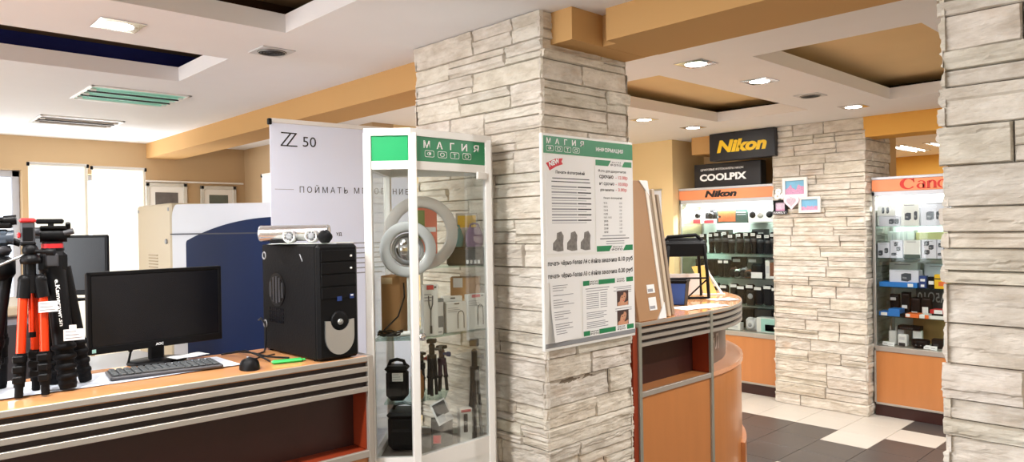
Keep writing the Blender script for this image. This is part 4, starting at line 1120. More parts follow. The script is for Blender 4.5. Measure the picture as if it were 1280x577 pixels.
for k in range(22): a = k * 0.75; pts.append((0.075 + 0.052 * math.cos(a), 0.085 + 0.028 * math.sin(a), 1.203 + 0.008 * (1 + math.sin(k * 1.7))))
b.tube([cabp(*p) for p in pts], 0.0032, BLACK); tag(b.build('power_cable'), 'tangled black cable on the cabinet shelf under the ring lights', 'cable')
b = B(); b.cyl((-0.02, 0, 0.012), (0.03, 0, 0.014), 0.010, WHITE, n=14); b.tube([(0.03, 0, 0.014), (0.05, 0.005, 0.012), (0.06, 0.02, 0.006)], 0.004, WHITE)
tag(b.build('power_adapter', loc=cabp(0.118, 0.075, 1.197), rz=RZC), 'white cable connector beside the tangled black cable', 'adapter')

def mini_tripod(label, loc, rz, H, m=BLACK, knob=DGREY, spread=0.02):
    t = thing('mini_tripod', label, 'tripod', loc, rz, 'tripods inside the glass cabinet')
    for k in range(3):
        a = 2 * PI * k / 3 + 0.5; tp = (0.012 * math.cos(a), 0.012 * math.sin(a), H * 0.62); ft = (spread * math.cos(a), spread * math.sin(a), 0.0)
        b = B(); b.cyl(tp, ext(tp, ft, 0.5), 0.0085, m, n=12); b.cyl(ext(tp, ft, 0.45), ft, 0.0068, BLACKM, n=12); b.cyl(ext(tp, ft, 0.46), ext(tp, ft, 0.52), 0.0105, BLACKM, n=12); b.build('leg', t)
    b = B(); b.cyl((0, 0, H * 0.58), (0, 0, H * 0.72), 0.019, m, n=16); b.build('hub', t)
    b = B(); b.cyl((0, 0, H * 0.72), (0, 0, H * 0.86), 0.012, m, n=14); b.ball((0, 0, H * 0.87), 0.013, m); b.box((-0.019, -0.017, H * 0.93), (0.019, 0.017, H), BLACK, 0.003)
    b.cyl((0.01, 0, H * 0.82), (0.034, 0, H * 0.82), 0.006, knob, n=12); b.cyl((0.028, 0, H * 0.82), (0.04, 0, H * 0.82), 0.010, knob, n=12); b.build('ball_head', t)
mini_tripod('slim black tripod standing at the middle of the lower glass shelf', cabp(0.205, 0.262, 0.9345), RZC, 0.225, BLACK, DGREY, 0.018)
mini_tripod('small dark purple tripod with blue knob on the lower glass shelf', cabp(0.236, 0.345, 0.9345), RZC - 0.5, 0.185, mat('dark_purple_metal', (66, 40, 60), 0.35, 0.4), DBLUE)
mini_tripod('short black tripod with red knob on the lower glass shelf', cabp(0.150, 0.335, 0.9345), RZC + 0.6, 0.16, BLACK, REDP)
mini_tripod('taller black folded tripod standing on the cabinet base near the pillar', cabp(0.372, 0.330, 0.7455), RZC, 0.40, BLACK, GREY, 0.028)
b = B(); b.lathe([(0, 0), (0.024, 0), (0.026, 0.01), (0.026, 0.085), (0.02, 0.095), (0.018, 0.11), (0, 0.11)], mat('amber_plastic', (150, 96, 30), 0.35)); tag(b.build('amber_jar', loc=cabp(0.150, 0.225, 0.9315)), 'amber coloured jar on the lower glass shelf', 'jar')
def camera_bag(label, loc, rz, w, d, h, tagged=True):
    t = thing('camera_bag', label, 'bag', loc, rz)
    b = B(); b.box((-w / 2, -d / 2, 0), (w / 2, d / 2, h * 0.8), BLACKM, 0.02); b.build('body', t)
    b = B(); b.box((-w / 2 - 0.003, -d / 2 - 0.004, h * 0.72), (w / 2 + 0.003, d / 2 + 0.002, h * 0.86), BLACK, 0.014); b.build('lid', t)
    b = B(); b.tube([(-w * 0.42, 0, h * 0.8), (-w * 0.3, 0, h * 0.96), (0, 0, h), (w * 0.3, 0, h * 0.96), (w * 0.42, 0, h * 0.8)], 0.007, BLACK); b.build('handle', t)
    b = B(); b.box((-w * 0.38, -d / 2 - 0.012, h * 0.12), (w * 0.38, -d / 2 + 0.005, h * 0.5), BLACKM, 0.012); b.build('front_pocket', t)
    if tagged: price_tag(t, (w * 0.1, -d / 2 - 0.013, h * 0.62), 0.042, 0.032)
camera_bag('black camera bag with white tag on the lower glass shelf', cabp(0.075, 0.20, 0.9315), RZC, 0.085, 0.07, 0.16)
camera_bag('black camera bag on the cabinet base under the lower glass shelf', cabp(0.100, 0.21, 0.7428), RZC, 0.12, 0.12, 0.175, False)
carton('strip_box', 'upright white slim box with dark window on the cabinet base', cabp(0.335, 0.235, 0.7435), RZF - R(20), 0.052, 0.03, 0.145, WHITE, faces=(('dark_window', 0.3, 0.62, 0.35, 0.85, INK), ('red_band', 0.1, 0.9, 0.9, 0.97, REDP)))
b = B(); b.T = Matrix.Rotation(R(-28), 4, 'Y') @ Matrix.Rotation(R(-18), 4, 'X'); b.box((-0.032, -0.002, 0), (0.032, 0.002, 0.088), PAPER); b.box((-0.024, -0.0030, 0.03), (0.028, -0.002, 0.082), INK); b.box((-0.024, -0.0032, 0.006), (0.006, -0.002, 0.034), LGREY)
tag(b.build('tilted_leaflet', loc=cabp(0.268, 0.165, 0.850), rz=RZC), 'tilted white leaflet with dark print leaning over the slim white box', 'leaflet')
carton('lens_box', 'black box lying on the cabinet base carrying the tilted leaflet', cabp(0.245, 0.215, 0.7428), RZC + R(6), 0.085, 0.07, 0.105, BLACK, faces=(('red_label', 0.1, 0.45, 0.2, 0.5, REDP),))

# ------------------------------------------------------------------ price board on the pillar
def info_board():
    t = thing('information_sign', 'white price board with green header hanging on the large stone pillar', 'sign', (-1.937, 2.010, 1.113))
    W, H = 0.582, 0.857
    fr = (Vector((0, 0, 0)), UY, UZ, UX)
    b = B(); put(b, 0, W, 0, H, -0.016, 0, fr, WHITE, 0.002); b.build('backing_panel', t)
    b = B(); put(b, 0.003, W - 0.003, 0.012, 0.030, 0, 0.003, fr, GREY, 0.001); b.build('bottom_rail', t)
    b = B(); put(b, 0.008, W - 0.004, H - 0.078, H - 0.010, 0, 0.0015, fr, GREEN); hd = b.build('header', t)
    def q(u, v): return Vector((0.0016, u, H - v))
    b = B()
    for k, ch in enumerate('МАГИЯ'): write(b, ch, q(0.036 + k * 0.050, 0.040), UY, UZ, LETW, h=0.023, w=0.024 if ch != 'Г' else 0.018, bold=0.018, anchor='c')
    photo_icons(b, q(0.022, 0.069), UY, UZ, 0.052, 0.042, 0.022)
    write(b, 'ИНФОРМАЦИЯ', q(0.325, 0.056), UY, UZ, LETW, h=0.021, w=0.185, bold=0.03)
    b.build('lettering', hd)
    def paper(name, u0, u1, v0, v1, n=0.0012, m=PAPER):
        b = B(); put(b, u0, u1, H - v1, H - v0, 0.0002, n, fr, m); return b.build(name, t)
    def txt(b, s, u, v, h, w=None, m=INK, bold=0.0, anchor='l', n=0.0014, shear=0.0):
        write(b, s, Vector((n, u, H - v)), UY, UZ, m, h=h, w=w, bold=bold, anchor=anchor, lift=0.0004, shear=shear)
    def line(b, u0, u1, v, th=0.004, m=INKG, n=0.0014): put(b, u0, u1, H - v - th / 2, H - v + th / 2, n - 0.0004, n, fr, m)
    # upper-left sheet: price list
    s = paper('price_sheet', 0.018, 0.308, 0.086, 0.475)
    b = B(); txt(b, 'Печать фотографий', 0.075, 0.160, 0.017, 0.175, bold=0.02)
    line(b, 0.055, 0.28, 0.175, 0.0035, INK); line(b, 0.05, 0.285, 0.188, 0.0035, INK)
    rnd = random.Random(4)
    for k in range(7):
        v = 0.208 + k * 0.0225
        line(b, 0.05, 0.20, v, 0.006, INKG); line(b, 0.205, 0.29, v, 0.005, INK); line(b, 0.05, 0.26, v + 0.010, 0.0022, INKG)
    b.build('print', s)
    b = B(); rb = [(0.020, 0.118), (0.045, 0.108), (0.075, 0.098), (0.118, 0.094), (0.110, 0.108), (0.118, 0.118), (0.080, 0.128), (0.040, 0.146), (0.034, 0.134)]
    b.prism([(u, -v) for u, v in rb], 0.0012, 0.0018, REDINK, Matrix(((0, 0, 1, 0), (1, 0, 0, 0), (0, 1, 0, H), (0, 0, 0, 1))))
    write(b, 'NEW', Vector((0.0019, 0.040, H - 0.132)), Vector((0, 0.94, 0.30)), Vector((0, -0.30, 0.94)), LETW, h=0.020, w=0.062, bold=0.04)
    b.build('red_new_sticker', s)
    b = B()
    for k in range(3):
        u = 0.052 + k * 0.083; v = 0.405 + 0.0 * k
        pts = [(u, v + 0.055), (u + 0.03, v + 0.062), (u + 0.062, v + 0.060), (u + 0.060, v + 0.03), (u + 0.064, v + 0.0), (u + 0.05, v - 0.018), (u + 0.025, v - 0.012), (u + 0.022, v + 0.012), (u + 0.002, v + 0.028)]
        b.prism([(p, -w) for p, w in pts], 0.0012, 0.0017, BWCUT, Matrix(((0, 0, 1, 0), (1, 0, 0, 0), (0, 1, 0, H), (0, 0, 0, 1))))
    b.build('cut_out_photographs', s)
    # upper-right sheet
    s = paper('price_sheet', 0.318, 0.572, 0.084, 0.482)
    def band(b, v, gap0=0.405, gap1=0.50):
        th = 0.024
        Mx_ = Matrix(((0, 0, 1, 0), (1, 0, 0, 0), (0, 1, 0, H), (0, 0, 0, 1)))
        b.prism([(0.322, -v), (gap0 + 0.02, -v), (gap0, -v - th), (0.322, -v - th)], 0.0012, 0.0017, GREEN, Mx_)
        b.prism([(gap1 + 0.02, -v), (0.570, -v), (0.570, -v - th), (gap1, -v - th)], 0.0012, 0.0017, GREEN, Mx_)
        txt(b, 'М А Г И Я', (gap0 + gap1) / 2 + 0.01, v + 0.010, 0.007, 0.062, bold=0.02, anchor='c'); txt(b, 'ФОТО', (gap0 + gap1) / 2 + 0.006, v + 0.023, 0.010, 0.075, bold=0.03, anchor='c')
    
    for v in (0.088, 0.452): b = B(); band(b, v); b.build('green_band', s)
    b = B()
    txt(b, 'Фото для документов', 0.338, 0.142, 0.015, 0.19, bold=0.015)
    txt(b, 'срочно', 0.345, 0.170, 0.019, 0.095, bold=0.025); txt(b, 'не срочно', 0.345, 0.198, 0.016, 0.10, bold=0.015); txt(b, 'для визитки', 0.350, 0.222, 0.012, 0.092, bold=0.01)
    txt(b, '- 12.00р', 0.455, 0.170, 0.018, 0.085, REDINK, 0.01); txt(b, '- 10.00р', 0.455, 0.198, 0.018, 0.085, REDINK, 0.01); txt(b, '- 3.00р', 0.455, 0.222, 0.017, 0.078, REDINK, 0.01)
    txt(b, 'Печать фотографий', 0.372, 0.254, 0.010, 0.125, bold=0.02)
    for k, (a, c) in enumerate((('9х13', '0.50'), ('10х15', '0.60'), ('13х18', '1.00'), ('15х20', '1.20'), ('15х21, 15х22', '1.50'), ('20х30', '3.00'), ('21х30', '3.20'), ('25х38', '6.00'), ('30х40', '8.00'))):
        v = 0.274 + k * 0.0155; txt(b, a, 0.372, v, 0.008, None, INK, 0.01); txt(b, c, 0.478, v, 0.008, None, INKG, 0.01)
    line(b, 0.362, 0.52, 0.410, 0.004, INKG); line(b, 0.345, 0.545, 0.422, 0.0035, INK); line(b, 0.385, 0.51, 0.434, 0.0035, INKG); line(b, 0.385, 0.51, 0.444, 0.0035, INKG)
    b.build('print', s)
    # two big lines across the middle
    s = paper('price_strip', 0.018, 0.574, 0.488, 0.590)
    for k, w in enumerate(('А4', 'А3')):
        b = B(); v = 0.527 + k * 0.050
        txt(b, 'печать чёрно-белая %s с файла заказчика' % w, 0.022, v, 0.025, 0.432, bold=0.022); txt(b, ('0.10 руб', '0.30 руб')[k], 0.464, v, 0.025, 0.104, bold=0.03)
        b.build('print', s)
    # loose bottom-left sheet, corner lifting off
    b = B(); vs = []; nn = 8
    for j in range(nn + 1):
        for i in range(nn + 1):
            u = 0.030 + 0.178 * i / nn + 0.006 * j / nn; v = 0.585 + 0.238 * j / nn
            vs.append((0.002 + 0.020 * (j / nn) ** 2 * (1 - i / nn) ** 1.5, u, H - v))
    b.add(vs, [(j * (nn + 1) + i, j * (nn + 1) + i + 1, (j + 1) * (nn + 1) + i + 1, (j + 1) * (nn + 1) + i) for j in range(nn) for i in range(nn)], PAPER, True)
    back = [(x - 0.0006, y, z) for x, y, z in vs]; b.add(back, [(j * (nn + 1) + i, (j + 1) * (nn + 1) + i, (j + 1) * (nn + 1) + i + 1, j * (nn + 1) + i + 1) for j in range(nn) for i in range(nn)], PAPER, True)
    s = b.build('loose_sheet', t, fix=False)
    b = B(); rnd = random.Random(9)
    for k in range(21):
        v = 0.602 + k * 0.0095
        if k in (3, 5, 10, 15): continue
        f = (v - 0.585) / 0.238; x = 0.0032 + 0.020 * f * f
        u0 = 0.045 + 0.006 * f; L = rnd.uniform(0.05, 0.13)
        for seg in range(4):
            a0 = u0 + L * seg / 4; i_ = (a0 - 0.03) / 0.178
            xx = 0.0034 + 0.020 * f * f * max(0, 1 - i_) ** 1.5
            b.box((xx, a0, H - v - 0.0012), (xx + 0.0004, a0 + L / 4, H - v + 0.0012), INKG)
    b.build('print', s)
    # bottom-right sheet with two portraits
    s = paper('price_sheet', 0.226, 0.574, 0.592, 0.826)
    for v in (0.594, 0.802):
        b = B()
        for a, c in ((0.230, 0.270), (0.330, 0.440), (0.520, 0.568)): put(b, a, c, H - v - 0.020, H - v, 0.0012, 0.0017, fr, GREEN)
        for u in (0.300, 0.480): txt(b, 'МАГИЯ', u, v + 0.008, 0.006, 0.050, bold=0.02, anchor='c'); txt(b, 'ФОТО', u, v + 0.019, 0.008, 0.055, bold=0.03, anchor='c')
        b.build('green_band', s)
    b = B()
    for k in range(8): line(b, 0.25, 0.25 + 0.03 + 0.05, 0.650 + k * 0.0085, 0.003, INKG); line(b, 0.34, 0.385, 0.650 + k * 0.0085, 0.003, INKG)
    for k in range(4): line(b, 0.25, 0.38 - 0.02 * (k % 2), 0.728 + k * 0.008, 0.003)
    for k in range(4): line(b, 0.25, 0.37 + 0.02 * (k % 2), 0.768 + k * 0.0075, 0.003)
    for k in range(4): line(b, 0.43 + 0.02 * (k % 2), 0.555, 0.634 + k * 0.008, 0.003)
    for k in range(2): line(b, 0.44, 0.555, 0.728 + k * 0.009, 0.003)
    line(b, 0.245, 0.40, 0.628, 0.0035); line(b, 0.25, 0.39, 0.638, 0.003)
    b.build('print', s)
    for v in (0.664, 0.748):
        b = B(); put(b, 0.452, 0.532, H - v - 0.052, H - v + 0.012, 0.0012, 0.0018, fr, DARKPIC)
        M_ = Matrix(((0, 0, 1, 0), (1, 0, 0, 0), (0, 1, 0, H), (0, 0, 0, 1)))
        cu, cv = 0.494, -v - 0.020
        b.prism([(cu + 0.022 * math.cos(2 * PI * k / 18) * 0.9 + 0.010 * math.sin(2 * PI * k / 18), cv + 0.024 * math.sin(2 * PI * k / 18)) for k in range(18)], 0.0018, 0.0021, SKIN, M_)
        b.prism([(0.456, -v - 0.0515), (0.526, -v - 0.0515), (0.530, -v - 0.034), (0.505, -v - 0.040), (0.478, -v - 0.030), (0.458, -v - 0.038)], 0.0018, 0.0022, SKIN, M_)
        for du, dv, ru, rv, mm in ((-0.006, 0.004, 0.004, 0.0018, INK), (0.009, 0.006, 0.0035, 0.0016, INK), (0.004, -0.011, 0.006, 0.0016, REDINK), (-0.012, 0.020, 0.016, 0.008, DARKPIC)):
            b.prism([(cu + du + ru * math.cos(2 * PI * k / 10), cv + dv + rv * math.sin(2 * PI * k / 10)) for k in range(10)], 0.0021, 0.0024, mm, M_)
        b.build('portrait', s)
info_board()

# ------------------------------------------------------------------ curved counter past the pillar
def curved_counter():
    t = thing('curved_counter', 'curved wooden counter with grey metal stripes beyond the stone pillar', 'counter', (-3.2, 3.27, 0))
    Ro = 1.236; T = 1.158; y0 = 2.652 - 3.27
    A1 = R(82); N = 40
    def arc(r, a0=0.0, a1=A1, n=N): return [(r * math.cos(a0 + (a1 - a0) * i / n), r * math.sin(a0 + (a1 - a0) * i / n)) for i in range(n + 1)]
    def sheetbox(b, ro, ri, z0, z1, m, straight=True, a0=0.0):
        """curved band between radii plus the straight run"""
        o_, i_ = arc(ro, a0), arc(ri, a0)
        if straight: o_ = [(ro, y0)] + o_; i_ = [(ri, y0)] + i_
        n = len(o_); vs = [(x, y, z0) for x, y in o_] + [(x, y, z0) for x, y in i_] + [(x, y, z1) for x, y in o_] + [(x, y, z1) for x, y in i_]
        fs = []
        for k in range(n - 1):
            fs += [(k, k + 1, 2 * n + k + 1, 2 * n + k), (n + k + 1, n + k, 3 * n + k, 3 * n + k + 1), (2 * n + k, 2 * n + k + 1, 3 * n + k + 1, 3 * n + k), (k + 1, k, n + k, n + k + 1)]
        fs += [(0, 2 * n, 3 * n, n), (n - 1, 2 * n - 1, 4 * n - 1, 3 * n - 1)]
        b.add(vs, fs, m, False)
    b = B(); sheetbox(b, Ro - 0.003, 0.875, T - 0.02, T, WOODT); b.build('counter_top', t)
    b = B(); sheetbox(b, Ro - 0.016, Ro - 0.034, 1.046, T - 0.02, GAPD); b.build('apron', t)
    for k in range(4):
        b = B(); z1 = T - 0.0005 - k * 0.0316; sheetbox(b, Ro + 0.001, Ro - 0.018, z1 - 0.0158, z1, STRIP); b.build('metal_strip', t)
    # straight part: niche, ledge, rail, panel
    b = B(); b.box((Ro - 0.12, y0, 0.82), (Ro - 0.105, 0, 1.14), WENGE); b.build('niche_back', t)
    b = B(); b.box((Ro - 0.12, -0.012, 0.84), (Ro - 0.01, 0.0, 1.05), WOODR); b.build('niche_side', t)
    b = B(); b.box((Ro - 0.12, y0, 0.825), (Ro - 0.006, 0, 0.838), WOOD, 0.002); b.build('ledge', t)
    b = B(); b.box((Ro - 0.010, y0, 0.815), (Ro + 0.003, 0, 0.840), STRIP, 0.002); b.build('ledge_rail', t)
    b = B(); b.box((Ro - 0.03, y0, 0.0), (Ro - 0.006, 0, 0.815), WOOD); b.build('front_panel', t)
    b = B(); b.box((Ro - 0.5, y0 - 0.040, 0.0), (Ro - 0.004, y0, 1.136), WOODR); b.build('end_panel', t)
    for y in (y0 + 0.006, 0.0):
        b = B(); b.box((Ro - 0.022, y - 0.011, 0), (Ro + 0.006, y + 0.011, T + 0.001), mat('grey_metal_post', (166, 168, 158), 0.35, 0.5), 0.002); b.build('metal_post', t)
    # curved part: recessed band with letters, ledge, lower drum, foot ring
    b = B(); sheetbox(b, Ro - 0.095, Ro - 0.115, 0.82, 1.05, mat('grey_brown_band', (104, 88, 80), 0.35), False, R(0.6)); bd = b.build('lettered_band', t)
    b = B()
    for ch, a in (('Ф', 3.2), ('А', 6.6), ('Й', 10.0), ('Л', 13.4)):
        a = R(a); n = Vector((math.cos(a), math.sin(a), 0)); u = Vector((-math.sin(a), math.cos(a), 0))
        write(b, ch, n * (Ro - 0.094) + UZ * 0.915, u, UZ, mat('grey_lettering', (186, 176, 168), 0.5), h=0.085, w=0.060, bold=0.02, anchor='c')
    b.build('lettering', bd)
    b = B(); sheetbox(b, Ro + 0.002, Ro - 0.12, 0.818, 0.842, mat('pale_wood_ledge', (216, 158, 122), 0.22, var=0.06), False, R(0.6)); b.build('curved_ledge', t)
    b = B(); sheetbox(b, Ro - 0.008, Ro - 0.03, 0.0, 0.818, WOOD, False, R(0.6)); b.build('curved_panel', t)
    b = B(); sheetbox(b, Ro + 0.016, Ro - 0.01, 0.0, 0.36, WOOD, False, R(22)); b.build('foot_band', t)
    b = B(); sheetbox(b, Ro - 0.30, Ro - 0.32, 0.0, T - 0.02, WOODR, False, R(0.6)); b.build('inner_panel', t)
curved_counter()
TC = 1.159
# leaning boards
def leaning(name, label, x, y1, w, h, th, m, lean, group='boards leaning by the pillar', corners=False, edge=None, stickers=False, cat='board'):
    """board standing on the counter edge: bottom front edge at x, far vertical edge at y1, face towards +x, leaning back"""
    t = thing(name, label, cat, (x, y1, TC + 0.001), 0, group)
    M = Matrix.Rotation(-lean, 4, 'Y')
    b = B(); b.T = M; b.box((-th, -w, 0.0), (0, 0, h), m, 0.002); b.build('panel', t)
    if edge:
        b = B(); b.T = M; b.box((-th - 0.001, -0.022, 0.0), (0.004, 0.002, h + 0.002), edge, 0.002); b.build('edge_strip', t)
    if corners:
        for z0, z1, s in ((h, h - 0.075, 1), (0.0, 0.075, -1)):
            b = B(); b.T = M
            b.add([(0.006, 0.003, z0), (0.006, -0.065, z0), (0.006, 0.003, z1), (-th - 0.002, 0.003, z0), (-th - 0.002, -0.065, z0), (-th - 0.002, 0.003, z1)], [(0, 1, 2), (3, 5, 4), (0, 3, 4, 1), (1, 4, 5, 2), (2, 5, 3, 0)], PAPER); b.build('corner_guard', t)
    if stickers:
        for z, hh in ((0.125, 0.05), (0.045, 0.075)):
            b = B(); b.T = M; b.box((0.0, -0.115, z), (0.0015, -0.055, z + hh * 0.8), PAPER); b.box((0.0015, -0.110, z + 0.006), (0.002, -0.07, z + 0.02), INKG); b.build('sticker', t)
    return t
leaning('hardboard_panel', 'brown hardboard panel with white corner guards leaning at the counter end', -1.970, 2.872, 0.205, 0.665, 0.012, HARDB, R(8.5), corners=True, edge=mat('white_board_edge', (232, 224, 214), 0.6), stickers=True)
leaning('picture_frame_panel', 'grey-brown framed panel directly behind the brown hardboard panel', -1.990, 2.946, 0.26, 0.625, 0.014, MOULD, R(8.3), edge=mat('pale_frame_edge', (196, 178, 154), 0.5))
leaning('picture_frame_panel', 'darker framed panel at the back of the leaning boards', -2.010, 3.008, 0.30, 0.600, 0.014, mat('dark_frame_moulding', (112, 92, 76), 0.5), R(8.1), edge=MOULD)

def bin_():
    t = thing('desk_bin', 'square black bin with a blue side standing on the curved counter', 'bin', (-2.27, 3.42, TC), R(24))
    b = B(); vs = []
    s0, s1, h, th = 0.052, 0.064, 0.135, 0.004
    for s, z in ((s0, 0), (s1, h), (s1 - th, h), (s0 - th, th)):
        vs += [(-s, -s, z), (s, -s, z), (s, s, z), (-s, s, z)]
    fs = [(3, 2, 1, 0)]
    for k in range(3):
        for i in range(4): fs.append((4 * k + i, 4 * k + (i + 1) % 4, 4 * k + 4 + (i + 1) % 4, 4 * k + 4 + i))
    fs.append((12, 13, 14, 15)); b.add(vs, fs, BLACK); b.build('body', t)
    b = B(); b.add([(-s0 + 0.002, -s0 - 0.0015, 0.004), (s0 - 0.002, -s0 - 0.0015, 0.004), (s1 - 0.003, -s1 - 0.001, h - 0.016), (-s1 + 0.003, -s1 - 0.001, h - 0.016), (-s0 + 0.002, -s0 + 0.001, 0.004), (s0 - 0.002, -s0 + 0.001, 0.004), (s1 - 0.003, -s1 + 0.002, h - 0.016), (-s1 + 0.003, -s1 + 0.002, h - 0.016)],
                    [(0, 1, 2, 3), (4, 7, 6, 5), (0, 3, 7, 4), (1, 5, 6, 2), (3, 2, 6, 7), (0, 4, 5, 1)], mat('blue_bin_side', (36, 84, 164), 0.4)); b.build('blue_side', t)
    b = B(); s = s1 + 0.004
    for a, c in (((-s, -s), (s, -s + 0.012)), ((-s, s - 0.012), (s, s)), ((-s, -s), (-s + 0.012, s)), ((s - 0.012, -s), (s, s))): b.box((a[0], a[1], h - 0.012), (c[0], c[1], h + 0.003), BLACK, 0.003)
    b.build('rim', t)
bin_()
def black_stand():
    t = thing('display_rack', 'black slatted display rack standing on the far part of the curved counter', 'rack', (-2.43, 3.745, TC), RZC)
    W, H, D = 0.25, 0.315, 0.18
    for x in (-W / 2, W / 2):
        b = B(); b.tube([(x, -D / 2, 0.004), (x * 0.96, -D / 2 + 0.01, H * 0.5), (x * 0.85, -D / 2 + 0.02, H), (x * 0.8, 0, H + 0.03), (x * 0.85, D / 2 - 0.02, H), (x, D / 2, 0.004)], 0.010, BLACK); b.build('side_frame', t)
    b = B()
    for k in range(7):
        b.box((-W / 2 + 0.005, -D / 2 + 0.016 + k * 0.020, H - 0.062 + 0.020 * (k % 2)), (W / 2 - 0.005, -D / 2 + 0.030 + k * 0.020, H + 0.018 + 0.005 * k), BLACK, 0.004)
    b.build('top_slats', t)
    b = B(); b.box((-W / 2, -D / 2 - 0.006, 0.0), (W / 2, -D / 2 + 0.006, 0.014), BLACK, 0.003); b.box((-W / 2, -D / 2 - 0.004, 0.12), (W / 2, -D / 2 + 0.004, 0.130), BLACK, 0.002); b.build('cross_bar', t)
    for x0, x1 in ((-W / 2, 0.0), (0.0, W / 2)):
        b = B(); b.tube([(x0, -D / 2, 0.012), (x1, -D / 2, 0.125)], 0.005, BLACK); b.build('brace', t)
    b = B(); b.box((-W / 2 + 0.012, D / 2 - 0.02, 0.01), (W / 2 - 0.012, D / 2 - 0.012, H * 0.45), PAPER); b.build('white_back_card', t)
    b = B(); b.tube([(-W / 2 + 0.005, 0, H + 0.02), (-W / 2 + 0.03, 0, H + 0.055), (W / 2 - 0.05, 0, H + 0.065), (W / 2 - 0.01, 0, H + 0.03)], 0.011, BLACK); b.build('top_handle', t)
black_stand()
def grey_holder():
    t = thing('tape_holder', 'grey oval handled holder between the blue sided bin and the black rack', 'holder', (-2.60, 3.545, TC), R(50))
    b = B(); b.ring((0, 0, 0.145), (0, 1, 0), 0.038, 0.014, GREY, n=28, k=8); o = b.build('oval_loop', t); o.scale = (1, 1, 1.0)
    b = B(); b.box((-0.05, -0.03, 0), (0.05, 0.03, 0.10), GREY, 0.02); b.build('body', t)
    b = B(); b.tube([(-0.03, 0, 0.17), (-0.035, 0, 0.22), (-0.02, 0, 0.25)], 0.010, LGREY); b.build('arm', t)
grey_holder()
def leaflet_stand():
    t = thing('leaflet_stand', 'slanted yellow leaflet on a white easel on the curved counter', 'leaflet stand', (-2.455, 4.02, TC), RZC)
    b = B(); b.add([(-0.075, 0.03, 0.175), (0.005, 0.03, 0.182), (0.07, -0.03, 0.004), (-0.01, -0.03, 0.002), (-0.075, 0.034, 0.175), (0.005, 0.034, 0.182), (0.07, -0.026, 0.004), (-0.01, -0.026, 0.002)], [(0, 1, 2, 3), (4, 7, 6, 5), (0, 4, 5, 1), (1, 5, 6, 2), (2, 6, 7, 3), (3, 7, 4, 0)], GOLD); b.build('yellow_leaflet', t)
    b = B(); b.tube([(0.012, 0.03, 0.185), (0.03, 0.01, 0.13), (0.10, -0.03, 0.004)], 0.008, WHITE); b.build('easel_leg', t)
    b = B(); b.box((-0.02, -0.05, 0.0), (0.115, -0.015, 0.006), WHITE, 0.002); b.build('foot', t)
leaflet_stand()
sheet('paper_sheet', 'white sheet on the curved counter in front of the bin', (-2.10, 3.38, TC), R(80), 0.34, 0.14)
sheet('paper_sheet', 'white sheet at the rounded edge of the curved counter', (-2.20, 3.80, TC), R(62), 0.16, 0.12)

# framed poster on the yellow wall
t = thing('wall_poster', 'pale poster with silver rails on the yellow wall behind the curved counter', 'poster', (-4.365, YE - 0.004, 1.545), 0)
b = B(); b.box((-0.125, -0.006, 0), (0.125, 0, 0.425), mat('pale_blue_poster', (222, 226, 236), 0.5, var=0.02)); sh = b.build('sheet', t)
for z in (0.0, 0.413):
    b = B(); b.box((-0.135, -0.016, z), (0.135, 0, z + 0.014), ALU, 0.003); b.build('rail', t)
b = B(); b.prism([(-0.07, 0.10), (-0.02, 0.13), (0.02, 0.20), (0.03, 0.28), (0.0, 0.35), (-0.05, 0.36), (-0.09, 0.30), (-0.05, 0.33), (-0.01, 0.30), (0.0, 0.22), (-0.04, 0.16)], 0.0062, 0.0072, mat('grey_drawing', (150, 152, 162), 0.5), Matrix(((1, 0, 0, 0), (0, 0, -1, 0), (0, 1, 0, 0), (0, 0, 0, 1)))); b.build('printed_figure', sh)

